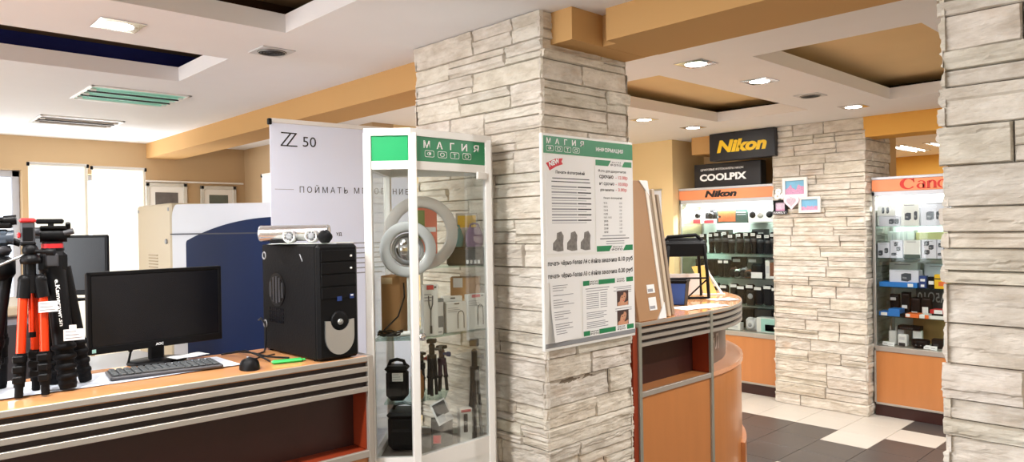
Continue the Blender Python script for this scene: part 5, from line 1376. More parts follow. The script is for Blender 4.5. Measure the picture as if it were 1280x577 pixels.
# ------------------------------------------------------------------ lit glass cabinets along the back
def lit_cabinet(name, label, x0, W, shelves, logo, logo_m, rzlogo):
    t = thing(name, label, 'cabinet', (x0, 6.25, 0))
    D = 0.44; H = 1.968
    b = B(); b.box((0.0, 0.015, 0), (W, D, 0.095), WENGE, 0.002); b.build('kick_board', t)
    b = B(); b.box((0.0, 0.008, 0.11), (W, D, 0.535), WOOD, 0.002); b.build('base_panel', t)
    b = B(); b.box((-0.001, 0.0, 0.095), (W + 0.001, 0.02, 0.112), STRIP, 0.002); b.box((-0.001, 0, 0.535), (W + 0.001, D, 0.5788), STRIP, 0.003); b.box((-0.001, 0, 0.095), (0.014, 0.02, 0.56), STRIP, 0.002); b.box((W - 0.014, 0, 0.095), (W + 0.001, 0.02, 0.56), STRIP, 0.002); b.build('base_rail', t)
    b = B(); b.box((0, D - 0.012, 0.58), (W, D, H - 0.02), SHELFW); b.build('back_panel', t)
    for x in (0.0, W - 0.022):
        for y in (0.0, D - 0.022):
            b = B(); b.box((x, y, 0.575), (x + 0.022, y + 0.022, 1.86), ALU, 0.003); b.build('corner_post', t)
    b = B(); b.box((0, 0, 1.812), (W, D, 1.848), mat('pale_aluminium', (200, 204, 212), 0.35, 0.4), 0.003); b.build('top_rail', t)
    b = B(); b.box((0, 0.0, 1.848), (W, D, 1.945), ORANGE, 0.002); hd = b.build('header_panel', t)
    b = B(); b.box((-0.002, -0.004, 1.945), (W + 0.002, D, H), mat('pale_aluminium', (200, 204, 212), 0.35, 0.4), 0.003); b.build('top_cap', t)
    b = B()
    logo(b, W, logo_m); b.build('lettering', hd)
    for z in shelves:
        b = B(); b.box((0.024, 0.03, z - 0.007), (W - 0.024, D - 0.015, z - 0.0012), CLEARG); b.build('glass_shelf', t)
    b = B(); b.box((0.02, 0.006, 0.58), (W / 2 - 0.001, 0.010, 1.812), CLEAR); b.build('glass_door', t)
    b = B(); b.box((W / 2 + 0.001, 0.006, 0.58), (W - 0.02, 0.010, 1.812), CLEAR); b.build('glass_door', t)
    for x in (0.004, W - 0.008):
        b = B(); b.box((x, 0.022, 0.58), (x + 0.004, D - 0.022, 1.812), CLEAR); b.build('glass_side', t)
    b = B(); b.cyl((0.06, 0.05, 1.795), (W - 0.06, 0.05, 1.795), 0.012, SHOPT, n=12); b.build('light_tube', t)
    la = bpy.data.lights.new('cabinet_glow', 'AREA'); la.shape = 'RECTANGLE'; la.size = W - 0.1; la.size_y = 0.10; la.energy = 48; la.color = (1, 0.99, 0.96)
    o = bpy.data.objects.new('cabinet_glow', la); COL.objects.link(o); o.parent = t; o.location = (W / 2, 0.12, 1.78); o.rotation_euler = (R(22), 0, 0)
    return t
def logo_nikon(b, W, m): write(b, 'Nikon', (0.295, -0.0005, 1.868), UX, UZ, m, h=0.066, w=0.345, bold=0.055, shear=0.22)
def canon_letters(b, o, u, v, m, h):
    """heavy flared serif capitals and lower case drawn as outlines"""
    def crescent(cx, cy, rx, ry, tx, ty, a0, a1, tail):
        P = []; n = 26
        for i in range(n + 1):
            a = R(a0 + (a1 - a0) * i / n); P.append((cx + rx * math.cos(a), cy + ry * math.sin(a)))
        Q = []
        for i in range(n + 1):
            a = R(a0 + (a1 - a0) * i / n); Q.append((cx + tail + (rx - tx) * math.cos(a), cy + (ry - ty) * math.sin(a)))
        return P, Q
    o = Vector(o); u = Vector(u); v = Vector(v); n = u.cross(v).normalized()
    def quadstrip(P, Q):
        pts = [o + u * (p[0] * h) + v * (p[1] * h) + n * 0.0012 for p in P + Q]; N = len(P)
        b.add(pts, [(i, i + 1, N + i + 1, N + i) for i in range(N - 1)], m)
    def poly(pts): b.add([o + u * (p[0] * h) + v * (p[1] * h) + n * 0.0012 for p in pts], [tuple(range(len(pts)))], m)
    P, Q = crescent(0.62, 0.5, 0.62, 0.52, 0.26, 0.09, 38, 322, 0.06); quadstrip(P, Q)      # C
    poly([(1.02, 0.98), (1.10, 0.98), (1.13, 0.60), (1.06, 0.60), (0.98, 0.84)])             # its spur
    x = 1.28                                                                                  # a
    P, Q = crescent(x + 0.30, 0.24, 0.30, 0.25, 0.16, 0.07, 0, 360, 0.03); quadstrip(P, Q)
    poly([(x + 0.46, 0.0), (x + 0.68, 0.0), (x + 0.68, 0.52), (x + 0.46, 0.50)])
    P, Q = crescent(x + 0.36, 0.50, 0.32, 0.24, 0.16, 0.07, 0, 150, 0.0); quadstrip(P, Q)
    for x in (2.06, 3.66):                                                                    # n
        poly([(x, 0.0), (x + 0.22, 0.0), (x + 0.22, 0.72), (x, 0.66)]); poly([(x - 0.06, 0.0), (x + 0.28, 0.0), (x + 0.28, 0.05), (x - 0.06, 0.05)])
        P, Q = crescent(x + 0.40, 0.44, 0.30, 0.30, 0.22, 0.10, 0, 165, 0.0); quadstrip(P, Q)
        poly([(x + 0.48, 0.0), (x + 0.70, 0.0), (x + 0.70, 0.46), (x + 0.48, 0.46)]); poly([(x + 0.42, 0.0), (x + 0.76, 0.0), (x + 0.76, 0.05), (x + 0.42, 0.05)])
    P, Q = crescent(3.18, 0.36, 0.38, 0.37, 0.19, 0.08, 0, 360, 0.0); quadstrip(P, Q)         # o
def logo_canon(b, W, m): canon_letters(b, (0.215, -0.0006, 1.860), UX * 1.12, UZ, m, 0.086)

SH1 = (1.612, 1.318, 1.085, 0.832); BASE = 0.58
NX, NW = -4.098, 1.02
lit_cabinet('camera_cabinet', 'lit glass cabinet of cameras and lenses under an orange header with black lettering', NX, NW, SH1, logo_nikon, SIGNB, 0)
SH2 = (1.562, 1.302, 1.066, 0.826)
CX, CW = -2.238, 1.02
lit_cabinet('camera_cabinet', 'lit glass cabinet of white cartons under an orange header with red lettering', CX, CW, SH2, logo_canon, LETC, 0)

# lightbox signs above the first cabinet
def lightbox(name, label, x0, x1, y, z0, z1, d, rows):
    t = thing(name, label, 'sign', ((x0 + x1) / 2, y, z0))
    W = x1 - x0; H = z1 - z0
    b = B(); b.box((-W / 2, 0, 0), (W / 2, d, H), SIGNB, 0.004); f = b.build('box', t)
    b = B(); b.box((-W / 2 + 0.006, -0.002, 0.006), (W / 2 - 0.006, 0.001, H - 0.006), SIGNB, 0.001); fc = b.build('face', t)
    b = B()
    for s, u, v, h, w, m, bold, sh in rows: write(b, s, (-W / 2 + u, -0.0022, v), UX, UZ, m, h=h, w=w, bold=bold, shear=sh)
    b.build('lettering', fc)
lightbox('lightbox_sign', 'black lightbox sign with white lettering standing on the orange header', -3.925, -3.215, 6.262, 1.9685, 2.198, 0.10,
         [('ЦИФРОВЫЕ ФОТОКАМЕРЫ NIKON', 0.075, 0.158, 0.026, 0.46, LETW, 0.02, 0.15), ('COOLPIX', 0.065, 0.060, 0.070, 0.50, LETW, 0.045, 0.0)])
lightbox('lightbox_sign', 'black lightbox sign with big yellow lettering under the ceiling', -3.645, -2.99, 6.085, 2.203, 2.458, 0.11,
         [('Nikon', 0.08, 0.070, 0.118, 0.50, LETY, 0.05, 0.22)])

# ---- goods, counted from the stone pillar so that each can be found
ORD = ('first', 'second', 'third', 'fourth', 'fifth', 'sixth', 'seventh', 'eighth', 'ninth', 'tenth', 'eleventh', 'twelfth', 'thirteenth', 'fourteenth')
SHN = ('top', 'second', 'third', 'fourth', 'bottom')
def tag_on(o, x, y, z, w=0.038, h=0.024):
    b = B(); b.box((x - w / 2, y - 0.0015, z - h / 2), (x + w / 2, y, z + h / 2), PAPER); b.box((x - w * 0.38, y - 0.0022, z - h * 0.1), (x + w * 0.3, y - 0.0015, z + h * 0.15), INKG); return b.build('price_tag', o)
def lens(label, loc, r, h, kind, group):
    t = thing('camera_lens', label, 'lens', loc, 0, group)
    b = B()
    if kind == 0: prof = [(0, 0), (r * 0.86, 0), (r * 0.9, h * 0.05), (r * 0.82, h * 0.12), (r * 0.82, h * 0.4), (r * 0.95, h * 0.46), (r, h * 0.6), (r, h * 0.92), (r * 0.96, h), (0, h)]
    elif kind == 1: prof = [(0, 0), (r * 0.95, 0), (r, h * 0.06), (r, h * 0.34), (r * 0.84, h * 0.42), (r * 0.80, h * 0.70), (r * 0.88, h * 0.76), (r * 0.88, h), (0, h)]
    else: prof = [(0, 0), (r * 0.80, 0), (r * 0.86, h * 0.1), (r * 0.98, h * 0.3), (r, h * 0.7), (r * 0.92, h * 0.95), (r * 0.8, h), (0, h)]
    b.lathe(prof, BLACKM, n=20); b.build('barrel', t)
    b = B(); b.lathe([(r * 0.9, h * 0.55), (r * 1.03, h * 0.56), (r * 1.03, h * 0.72), (r * 0.9, h * 0.73)], DGREY, n=24); b.build('zoom_ring', t)
    b = B(); b.lathe([(0, h), (r * 0.9, h), (r * 0.9, h + 0.008), (0, h + 0.010)], BLACK, n=20); b.build('cap', t)
    tag_on(t, 0, -r - 0.002, h * 0.90 if kind != 1 else h * 0.95, 0.044, 0.026)
def camera(label, loc, rz, w, h, m, lensm=BLACK, group=None, name='camera', big=True):
    t = thing(name, label, 'camera', loc, rz, group)
    b = B(); b.box((-w / 2, -0.02, 0), (w / 2, 0.022, h * 0.78), m, 0.006); b.build('body', t)
    b = B()
    if big: b.prism([(-w * 0.16, h * 0.76), (w * 0.16, h * 0.76), (w * 0.10, h), (-w * 0.10, h)], -0.022, 0.02, m, Matrix(((1, 0, 0, 0), (0, 0, 1, 0), (0, 1, 0, 0), (0, 0, 0, 1))))
    else: b.box((w * 0.18, -0.012, h * 0.76), (w * 0.40, 0.01, h * 0.88), m, 0.003)
    b.build('viewfinder', t)
    b = B(); r = h * 0.30; b.lathe([(0, 0), (r, 0), (r, 0.022), (r * 0.9, 0.034), (r * 0.6, 0.034), (0, 0.028)], lensm, (w * 0.04, -0.018, h * 0.38), (0, -1, 0), n=22); b.build('lens', t)
    b = B(); b.box((-w * 0.5, -0.032, 0.004), (-w * 0.34, -0.016, h * 0.70), m, 0.006); b.build('grip', t)
    return t
PIL = 'from the stone pillar'
def NXp(px): return NX + (px - 848) / 121.5 * 1.02
Y0 = 6.25
# top shelf
z = SH1[0]
o = carton('picture_carton', 'carton printed with silver cameras on the top shelf beside the stone pillar', (NXp(949.2), Y0 + 0.14, z), 0, 0.285, 0.10, 0.125, WHITE, faces=())
for k, (u, m) in enumerate(((-0.10, BLACK), (-0.02, ALU), (0.07, BLACK))):
    b = B(); b.lathe([(0, 0), (0.034, 0), (0.034, 0.002), (0.018, 0.003), (0, 0.003)], m, (u, -0.0505, 0.078), (0, -1, 0), n=20); b.build('printed_camera', o)
b = B(); b.box((-0.12, -0.0515, 0.01), (0.13, -0.05, 0.032), LAVBOX); b.build('price_strip', o)
o = carton('picture_carton', 'dark carton with a sunset picture on the top shelf', (NXp(911.6), Y0 + 0.13, z), 0, 0.328, 0.08, 0.135, mat('dark_green_card', (40, 66, 60), 0.5), faces=(('sunset_picture', 0.06, 0.62, 0.12, 0.96, SUNSET), ('caption', 0.64, 0.95, 0.72, 0.80, GREY), ('caption', 0.66, 0.95, 0.58, 0.64, GREY), ('price_label', 0.04, 0.14, 0.40, 0.56, PAPER)))
carton('pink_box', 'white and pink box under the black camera on the top shelf', (NXp(883.5), Y0 + 0.14, z), 0, 0.150, 0.10, 0.042, WHITE, faces=(('pink_front', 0.05, 0.75, 0.1, 0.8, PINK),))
camera('black camera sitting on the white and pink box', (NXp(883), Y0 + 0.14, z + 0.0425), 0, 0.135, 0.10, BLACK)
carton('pink_box', 'red and cream box under the silver camera by the cabinet post', (NXp(864), Y0 + 0.14, z), 0, 0.12, 0.10, 0.050, mat('cream_card', (240, 226, 200), 0.5), faces=(('red_front', 0.25, 0.95, 0.05, 0.9, PINK),))
camera('silver grey camera on the red and cream box by the cabinet post', (NXp(865), Y0 + 0.14, z + 0.0505), 0, 0.11, 0.085, GREY)
for k, (px, w, h, zz, m) in enumerate(((865, 0.05, 0.08, 0.135, LGREY), (892, 0.06, 0.06, 0.0, WHITE))):
    if k == 0: carton('small_carton', 'pale grey small carton behind the silver camera', (NXp(px), Y0 + 0.30, z), 0, 0.10, 0.08, 0.16, m, faces=(('print', 0.2, 0.8, 0.4, 0.9, GREY),))
carton('small_carton', 'large white carton at the back of the top shelf behind the sunset carton', (NXp(925), Y0 + 0.33, z), 0, 0.24, 0.09, 0.165, SHELFW, faces=(('grey_print', 0.1, 0.9, 0.88, 0.99, LGREY),))
carton('small_carton', 'white carton with pale front at the back behind the camera carton', (NXp(957), Y0 + 0.33, z), 0, 0.13, 0.09, 0.17, WHITE, faces=(('grey_print', 0.3, 0.9, 0.80, 0.98, LGREY),))
# second shelf: lenses
z = SH1[1]; rl = random.Random(12); pxs = [961.5, 953.5, 945.5, 937, 929.5, 919, 910, 901, 892, 882.5, 873, 864]
for k, px in enumerate(pxs):
    lens('%s dark lens %s on the second cabinet shelf' % (ORD[k], PIL), (NXp(px), Y0 + 0.11 + 0.02 * (k % 2), z), 0.032 + 0.003 * rl.random(), 0.165 + 0.045 * rl.random(), k % 3, 'dark lenses on the second shelf')
for k, px in enumerate((958, 934, 912, 888)):
    carton('lens_carton', '%s black lens carton %s behind the row of dark lenses' % (ORD[k], PIL), (NXp(px), Y0 + 0.30, z), 0, 0.13, 0.10, 0.20 + 0.03 * (k % 2), DGREY if k % 2 else mat('dark_olive_card', (70, 78, 70), 0.5), 'box', 'black lens cartons', faces=(('pale_label', 0.1, 0.9, 0.72, 0.86, LGREY),))
# third shelf
z = SH1[2]
carton('leather_case', 'brown leather case on the third shelf touching the pillar side', (NXp(961), Y0 + 0.12, z), 0, 0.075, 0.07, 0.155, BROWNL, 'case', bev=0.010, faces=(('price_tag', 0.1, 0.9, 0.02, 0.17, PAPER),))
carton('white_tube_box', 'narrow white box between the brown case and the black camera', (NXp(953.5), Y0 + 0.13, z), 0, 0.045, 0.05, 0.17, WHITE, faces=(('grey_print', 0.2, 0.8, 0.3, 0.7, LGREY),))
o = carton('camera_case', 'black camera case with a wide white price tag on the third shelf', (NXp(942.5), Y0 + 0.11, z), 0, 0.125, 0.08, 0.14, BLACKM, 'case', bev=0.02, faces=(('price_tag', 0.05, 0.95, 0.02, 0.42, PAPER),))
cc = (('brown', BROWNL), ('grey', GREY), ('silver', ALU), ('dark brown', mat('dark_brown_leather', (74, 48, 38), 0.5)), ('pale', FRAMEG))
for k, px in enumerate((932, 925.5, 919, 912)):
    camera('small %s compact camera, %s %s in its third shelf row' % (cc[k][0], ORD[k], PIL), (NXp(px), Y0 + 0.09 + 0.02 * (k % 2), z), 0.1, 0.052, 0.10 + 0.02 * (k % 2), cc[k][1], BLACK, 'compact cameras on the third shelf', 'compact_camera', False)
    o = SC.objects[-1] if False else None
for k, px in enumerate((903.5, 896)):
    o = carton('binocular_case', '%s black upright case %s, third shelf' % (ORD[k], PIL), (NXp(px), Y0 + 0.12, z), 0, 0.058, 0.07, 0.17, BLACKM, 'case', 'black upright cases', bev=0.012, faces=(('price_tag', 0.1, 0.9, 0.80, 0.95, PAPER),))
for k, px in enumerate((951, 929, 909)):
    carton('lens_carton', '%s dark carton %s at the back of the third shelf' % (ORD[k], PIL), (NXp(px), Y0 + 0.30, z), 0, 0.16, 0.10, 0.19, (DGREY, mat('dark_olive_card', (70, 78, 70), 0.5), BLACK)[k], 'box', 'dark cartons on the third shelf', faces=(('pale_label', 0.1, 0.6, 0.75, 0.9, LGREY),))
for k, px in enumerate((880, 866)):
    carton('lens_carton', '%s black carton on the third shelf behind the black slatted rack' % ('wider' if k == 0 else 'narrower',), (NXp(px), Y0 + 0.16, z), 0, 0.10 - 0.02 * k, 0.10, 0.17, BLACK, 'box')
# fourth shelf: black bags
z = SH1[3]
for k, px in enumerate((963, 952.5, 942, 931, 921, 911, 899, 887, 875)):
    o = carton('black_pouch', '%s black pouch %s on the fourth shelf' % (ORD[k], PIL), (NXp(px), Y0 + 0.12 + 0.015 * (k % 2), z), 0, 0.080, 0.06, 0.175 + 0.015 * ((k * 3) % 2), BLACKM, 'pouch', 'black pouches on the fourth shelf', bev=0.014, faces=(('price_tag', 0.06, 0.94, 0.82, 0.97, PAPER),))
o = carton('lens_carton', 'black carton with round lens picture on the fourth shelf', (NXp(936), Y0 + 0.06, z), 0, 0.07, 0.03, 0.135, BLACK)
b = B(); b.lathe([(0, 0), (0.026, 0), (0.026, 0.002), (0.014, 0.003), (0, 0.003)], GREY, (0, -0.0155, 0.085), (0, -1, 0), n=20); b.build('lens_picture', o)
# bottom: instant cameras
z = BASE
for k, px in enumerate((958, 937, 915)):
    carton('camera_carton', '%s black carton %s at the back of the cabinet floor' % (ORD[k], PIL), (NXp(px), Y0 + 0.32, z), 0, 0.17, 0.1, 0.19, BLACK if k != 1 else DGREY, 'box', 'black cartons on the cabinet floor')
def instant(label, loc, m, w=0.125, h=0.125):
    t = thing('instant_camera', label, 'camera', loc, 0)
    b = B(); b.box((-w / 2, -0.022, 0), (w / 2, 0.03, h), m, 0.022); b.build('body', t)
    b = B(); b.lathe([(0, 0), (w * 0.34, 0), (w * 0.34, 0.014), (w * 0.24, 0.026), (w * 0.2, 0.026), (0, 0.018)], m, (0, -0.018, h * 0.46), (0, -1, 0), n=26); b.build('lens_ring', t)
    b = B(); b.lathe([(0, 0), (w * 0.17, 0), (w * 0.15, 0.004), (0, 0.006)], GREY, (0, -0.038, h * 0.46), (0, -1, 0), n=20); b.build('lens', t)
    b = B(); b.box((-w * 0.16, -0.024, h * 0.86), (w * 0.16, -0.012, h * 1.06), m, 0.005); b.build('flash', t)
instant('white round bodied instant camera on the cabinet floor', (NXp(933), Y0 + 0.12, z), LGREY)
o = carton('instant_camera_carton', 'pale mint carton with a dark screen at the pillar end of the cabinet floor', (NXp(953.5), Y0 + 0.12, z), 0, 0.20, 0.10, 0.14, WHITE, faces=(('mint_front', 0.22, 0.98, 0.06, 0.95, MINT), ('dark_screen', 0.42, 0.96, 0.12, 0.56, BLACKG)))
carton('small_carton', 'white low carton on the cabinet floor next to the instant camera', (NXp(914), Y0 + 0.10, z), 0, 0.13, 0.07, 0.07, WHITE, faces=(('grey_print', 0.2, 0.8, 0.3, 0.6, LGREY),))

# ---- second cabinet
def CXp(px): return CX + (px - 1088) / 96.0 * 0.570
PRN = mat('printed_dark_printer', (66, 70, 78), 0.5, var=0.15, scale=30)
def printer_box(label, px, z, w, h, m, pics, y=0.12, d=0.12, group='printer cartons', strip=None):
    """pics: (u, v, su, sv) fractions; each a dark printed machine in three-quarter view"""
    o = carton('printer_carton', label, (CXp(px), Y0 + y, z), 0, w, d, h, m, 'box', group)
    for u, v, su, sv in pics:
        b = B(); M = Matrix(((1, 0, 0, -w / 2), (0, 0, -1, -d / 2 - 0.0002), (0, 1, 0, 0), (0, 0, 0, 1)))
        x0, x1, z0, z1 = w * (u - su / 2), w * (u + su / 2), h * (v - sv / 2), h * (v + sv / 2); dx = (x1 - x0)
        b.prism([(x0, z0 + (z1 - z0) * 0.08), (x0 + dx * 0.62, z0), (x1, z0 + (z1 - z0) * 0.2), (x1, z1 - (z1 - z0) * 0.05), (x0 + dx * 0.4, z1), (x0, z1 - (z1 - z0) * 0.15)], 0, 0.0012, PRN, M)
        b.prism([(x0 + dx * 0.12, z0 + (z1 - z0) * 0.35), (x0 + dx * 0.55, z0 + (z1 - z0) * 0.30), (x0 + dx * 0.55, z0 + (z1 - z0) * 0.5), (x0 + dx * 0.12, z0 + (z1 - z0) * 0.55)], 0.0012, 0.0018, GREY, M); b.build('printed_printer', o)
    b = B(); b.box((-w * 0.3, -d / 2 - 0.001, h * 0.90), (w * 0.25, -d / 2 + 0.0005, h * 0.93), INKG); b.build('print_line', o)
    if strip:
        b = B(); b.box((-w / 2, -d / 2 - 0.0012, h * strip[0]), (w / 2, -d / 2 + 0.0005, h * strip[1]), strip[2]); b.build('dark_strip', o)
    return o
z = SH2[0]
printer_box('lavender carton with two black printers at the pillar end of the top shelf', 1107, z, 0.165, 0.088, LAVBOX, ((0.60, 0.45, 0.24, 0.5), (0.84, 0.45, 0.2, 0.5)))
printer_box('white carton with two slim printers stacked on the lavender one by the pillar', 1103.5, z + 0.0885, 0.145, 0.085, WHITE, ((0.32, 0.5, 0.13, 0.6), (0.56, 0.5, 0.14, 0.6)))
printer_box('tall white carton with a grey printer and a slim tower on the top shelf', 1133, z, 0.135, 0.185, WHITE, ((0.4, 0.42, 0.34, 0.34), (0.82, 0.45, 0.18, 0.4)), group=None)
printer_box('big lavender carton with two dark printers on the top shelf', 1164, z, 0.205, 0.190, LAVBOX, ((0.32, 0.42, 0.27, 0.38), (0.68, 0.44, 0.29, 0.38)), group=None)
printer_box('white carton with fine print at the far end of the top shelf', 1192, z, 0.11, 0.165, WHITE, ((0.3, 0.5, 0.3, 0.3),), group=None)
carton('flat_carton', 'long white flat carton lying over the tall cartons near the cabinet lamp', (CXp(1158), Y0 + 0.14, z + 0.1905), 0, 0.24, 0.10, 0.022, WHITE, faces=(('print', 0.05, 0.7, 0.3, 0.7, INKG),))
z = SH2[1]
printer_box('pale carton with two small printers by the pillar on the second shelf', 1099, z, 0.095, 0.125, LAVBOX, ((0.25, 0.32, 0.36, 0.36), (0.72, 0.48, 0.30, 0.36)), group=None)
printer_box('white carton with three grey printers on the second shelf', 1115.5, z, 0.095, 0.145, LAVBOX, ((0.48, 0.78, 0.30, 0.24), (0.66, 0.52, 0.32, 0.26), (0.30, 0.22, 0.4, 0.16)), group=None)
printer_box('blank white carton with dark green foot strip on the second shelf', 1135, z, 0.125, 0.145, WHITE, (), strip=(0.0, 0.22, mat('dark_green_strip', (70, 84, 74), 0.5)), group=None)
printer_box('white carton with a cluster of dark printers on the second shelf', 1156, z, 0.105, 0.150, LAVBOX, ((0.34, 0.80, 0.34, 0.26), (0.64, 0.60, 0.34, 0.26), (0.36, 0.34, 0.36, 0.26)), group=None)
printer_box('lavender carton with printer, scanner and keyboard pictures on the second shelf', 1174, z, 0.10, 0.150, LAVBOX, ((0.32, 0.72, 0.44, 0.26), (0.66, 0.55, 0.40, 0.26), (0.30, 0.24, 0.5, 0.16)), group=None)
for k, (px, w, h) in enumerate(((1101, 0.065, 0.085), (1120, 0.06, 0.095))):
    carton('small_carton', '%s plain white carton stacked behind the pale printer cartons' % ('shorter', 'taller')[k], (CXp(px), Y0 + 0.31, z), 0, w + 0.03, 0.09, h + 0.13, WHITE, faces=(('grey_print', 0.35, 0.42, 0.5, 0.9, LGREY),))
carton('olive_reflection', 'pale olive long box painting a reflection at the back of the second shelf', (CXp(1152), Y0 + 0.33, z), 0, 0.28, 0.08, 0.205, mat('pale_olive_reflection', (204, 192, 136), 0.5))  # box added in place of a yellowish reflection in the glass
z = SH2[2]
carton('flat_carton', 'flat blue carton along the front of the third shelf', (CXp(1118), Y0 + 0.10, z), 0, 0.285, 0.13, 0.040, BLUE, faces=(('white_label', 0.76, 0.9, 0.15, 0.8, PAPER),))
printer_box('long white carton with one dark printer standing on the flat blue carton', 1124.5, z + 0.0405, 0.22, 0.098, LAVBOX, ((0.58, 0.42, 0.34, 0.7),), y=0.11, d=0.10, group=None)
carton('blue_box', 'dark blue small carton with white print on the third shelf', (CXp(1148.5), Y0 + 0.075, z), 0, 0.052, 0.05, 0.098, DBLUE, faces=(('white_print', 0.15, 0.8, 0.55, 0.75, PAPER), ('white_label', 0.2, 0.7, 0.1, 0.3, PAPER)))
carton('small_carton', 'black and white small carton between the dark blue and yellow cartons', (CXp(1158.5), Y0 + 0.075, z), 0, 0.046, 0.05, 0.092, BLACK, faces=(('white_print', 0.1, 0.9, 0.35, 0.65, PAPER),))
carton('yellow_box', 'bright yellow carton on the third shelf of the second cabinet', (CXp(1170.5), Y0 + 0.085, z), 0, 0.098, 0.07, 0.112, YELLOW, faces=(('black_print', 0.02, 0.5, 0.66, 0.74, INK), ('orange_patch', 0.3, 0.9, 0.2, 0.5, ORANGEB)))
carton('small_carton', 'white carton edged in brown behind the yellow carton', (CXp(1172), Y0 + 0.20, z), 0, 0.10, 0.06, 0.150, WHITE, faces=(('brown_line', 0.0, 1.0, 0.84, 0.88, BROWNL),))
printer_box('white carton with faint printing at the back of the third shelf', 1112, z, 0.22, 0.19, WHITE, (), y=0.32, d=0.08, group=None)
printer_box('pale carton with sloping lines at the back of the third shelf', 1156, z, 0.20, 0.18, LAVBOX, (), y=0.32, d=0.08, group=None)
z = SH2[3]
carton('flat_carton', 'flat blue and white carton at the pillar end of the fourth shelf', (CXp(1099.5), Y0 + 0.10, z), 0, 0.075, 0.13, 0.034, BLUE, faces=(('white_label', 0.2, 0.85, 0.1, 0.85, PAPER),))
carton('flat_carton', 'deep blue carton jutting out over the fourth shelf edge', (CXp(1113), Y0 + 0.09, z), 0, 0.085, 0.12, 0.062, BLUE)
carton('flat_carton', 'flat black carton between blue and orange ones on the fourth shelf', (CXp(1123.5), Y0 + 0.09, z), 0, 0.038, 0.12, 0.026, BLACK)
carton('flat_carton', 'flat orange carton with white label on the fourth shelf', (CXp(1135.5), Y0 + 0.09, z), 0, 0.10, 0.12, 0.030, ORANGEB, faces=(('white_label', 0.05, 0.35, 0.2, 1.0, PAPER),))
carton('flat_carton', 'flat white carton with orange end on the fourth shelf', (CXp(1150.5), Y0 + 0.09, z), 0, 0.072, 0.12, 0.030, WHITE, faces=(('orange_end', 0.55, 0.95, 0.0, 1.0, ORANGEB),))
carton('flat_carton', 'flat white carton at the foot of the red and white pile', (CXp(1168), Y0 + 0.09, z), 0, 0.125, 0.13, 0.028, WHITE)
carton('flat_carton', 'black flat carton in the middle of the red and white pile', (CXp(1168), Y0 + 0.09, z + 0.0285), 0, 0.105, 0.11, 0.016, BLACK)
carton('flat_carton', 'red and white carton on top of its pile on the fourth shelf', (CXp(1167.5), Y0 + 0.09, z + 0.045), 0, 0.12, 0.12, 0.030, REDP, faces=(('white_front', 0.25, 0.75, 0.0, 1.0, PAPER),))
for k, (px, h, w) in enumerate(((1106, 0.170, 0.066), (1120.5, 0.190, 0.062), (1133, 0.150, 0.066), (1146.5, 0.155, 0.066))):
    o = carton('phone_carton', '%s black phone carton %s on the fourth shelf' % (ORD[k], PIL), (CXp(px), Y0 + 0.19, z), 0, w, 0.05, h, BLACK, 'box', 'black phone cartons', faces=(('white_tag', 0.05, 0.7, (0.70, 0.30, 0.10, 0.15)[k], (0.84, 0.44, 0.24, 0.5)[k], PAPER), ('grey_print', 0.2, 0.9, 0.88, 0.93, DGREY)))
o = carton('reflection_board', 'added board of mirrored letters painting a glass reflection behind the phone cartons', (CXp(1154), Y0 + 0.37, z), 0, 0.36, 0.02, 0.225, mat('dark_grey_reflection', (72, 74, 76), 0.5), 'sign')
b = B(); write(b, 'МРА5О10', (0.165, -0.0105, 0.10), -UX, UZ, LGREY, h=0.085, w=0.33, bold=0.01, lift=-0.0012); b.build('lettering', o)  # board and letters added to draw a reflection in the cabinet glass
z = BASE
carton('brown_board', 'brown plain board at the back of the cabinet floor', (CXp(1150), Y0 + 0.37, z), 0, 0.36, 0.02, 0.22, CARD)
def router(label, loc, rz, m, ant):
    t = thing('router', label, 'router', loc, rz)
    b = B(); b.box((-0.03, -0.02, 0), (0.03, 0.02, 0.115), m, 0.008); b.build('body', t)
    for x in ant:
        b = B(); b.cyl((x, 0.022, 0.01), (x * 1.2, 0.026, 0.15), 0.0045, m, n=10); b.build('antenna', t)
router('white upright router with stub aerials near the pillar on the cabinet floor', (CXp(1105), Y0 + 0.14, z), 0.2, WHITE, (-0.018, 0.018))
o = carton('adapter', 'white tall adapter with dark base on the cabinet floor', (CXp(1120.5), Y0 + 0.10, z), -0.1, 0.072, 0.05, 0.098, WHITE, 'adapter', bev=0.008, faces=(('dark_base', 0.15, 0.85, 0.04, 0.3, INK), ('label', 0.2, 0.8, 0.55, 0.8, LGREY)))
carton('adapter', 'white box adapter standing behind the dark dish on the cabinet floor', (CXp(1134), Y0 + 0.20, z), 0.1, 0.07, 0.05, 0.125, WHITE, 'adapter', bev=0.006)
o = carton('network_switch', 'black long network switch lying on the white router and adapters', (CXp(1124.5), Y0 + 0.20, z + 0.126), 0, 0.17, 0.08, 0.034, BLACK, 'switch', faces=tuple(('port', 0.1 + 0.1 * k, 0.17 + 0.1 * k, 0.2, 0.6, DGREY) for k in range(6)))
carton('adapter', 'pale adapter standing under the black network switch', (CXp(1112), Y0 + 0.22, z), 0, 0.05, 0.05, 0.1255, LGREY, 'adapter')
b = B(); b.lathe([(0, 0.0), (0.05, 0.0), (0.066, 0.03), (0.070, 0.062), (0.064, 0.066), (0.055, 0.03), (0, 0.02)], BLACK, n=28)
o = tag(b.build('black_dish', loc=(CXp(1142), Y0 + 0.10, z)), 'round black dish holding small parts on the cabinet floor', 'dish'); o.scale = (1, 0.85, 1)
b = B(); b.box((-0.02, -0.062, 0.025), (0.02, -0.060, 0.045), PAPER); b.build('price_tag', o)
carton('network_switch', 'black angular box to the far side of the round black dish', (CXp(1163), Y0 + 0.18, z), 0.15, 0.12, 0.09, 0.072, BLACK, 'switch', faces=(('port', 0.1, 0.4, 0.2, 0.5, DGREY),))
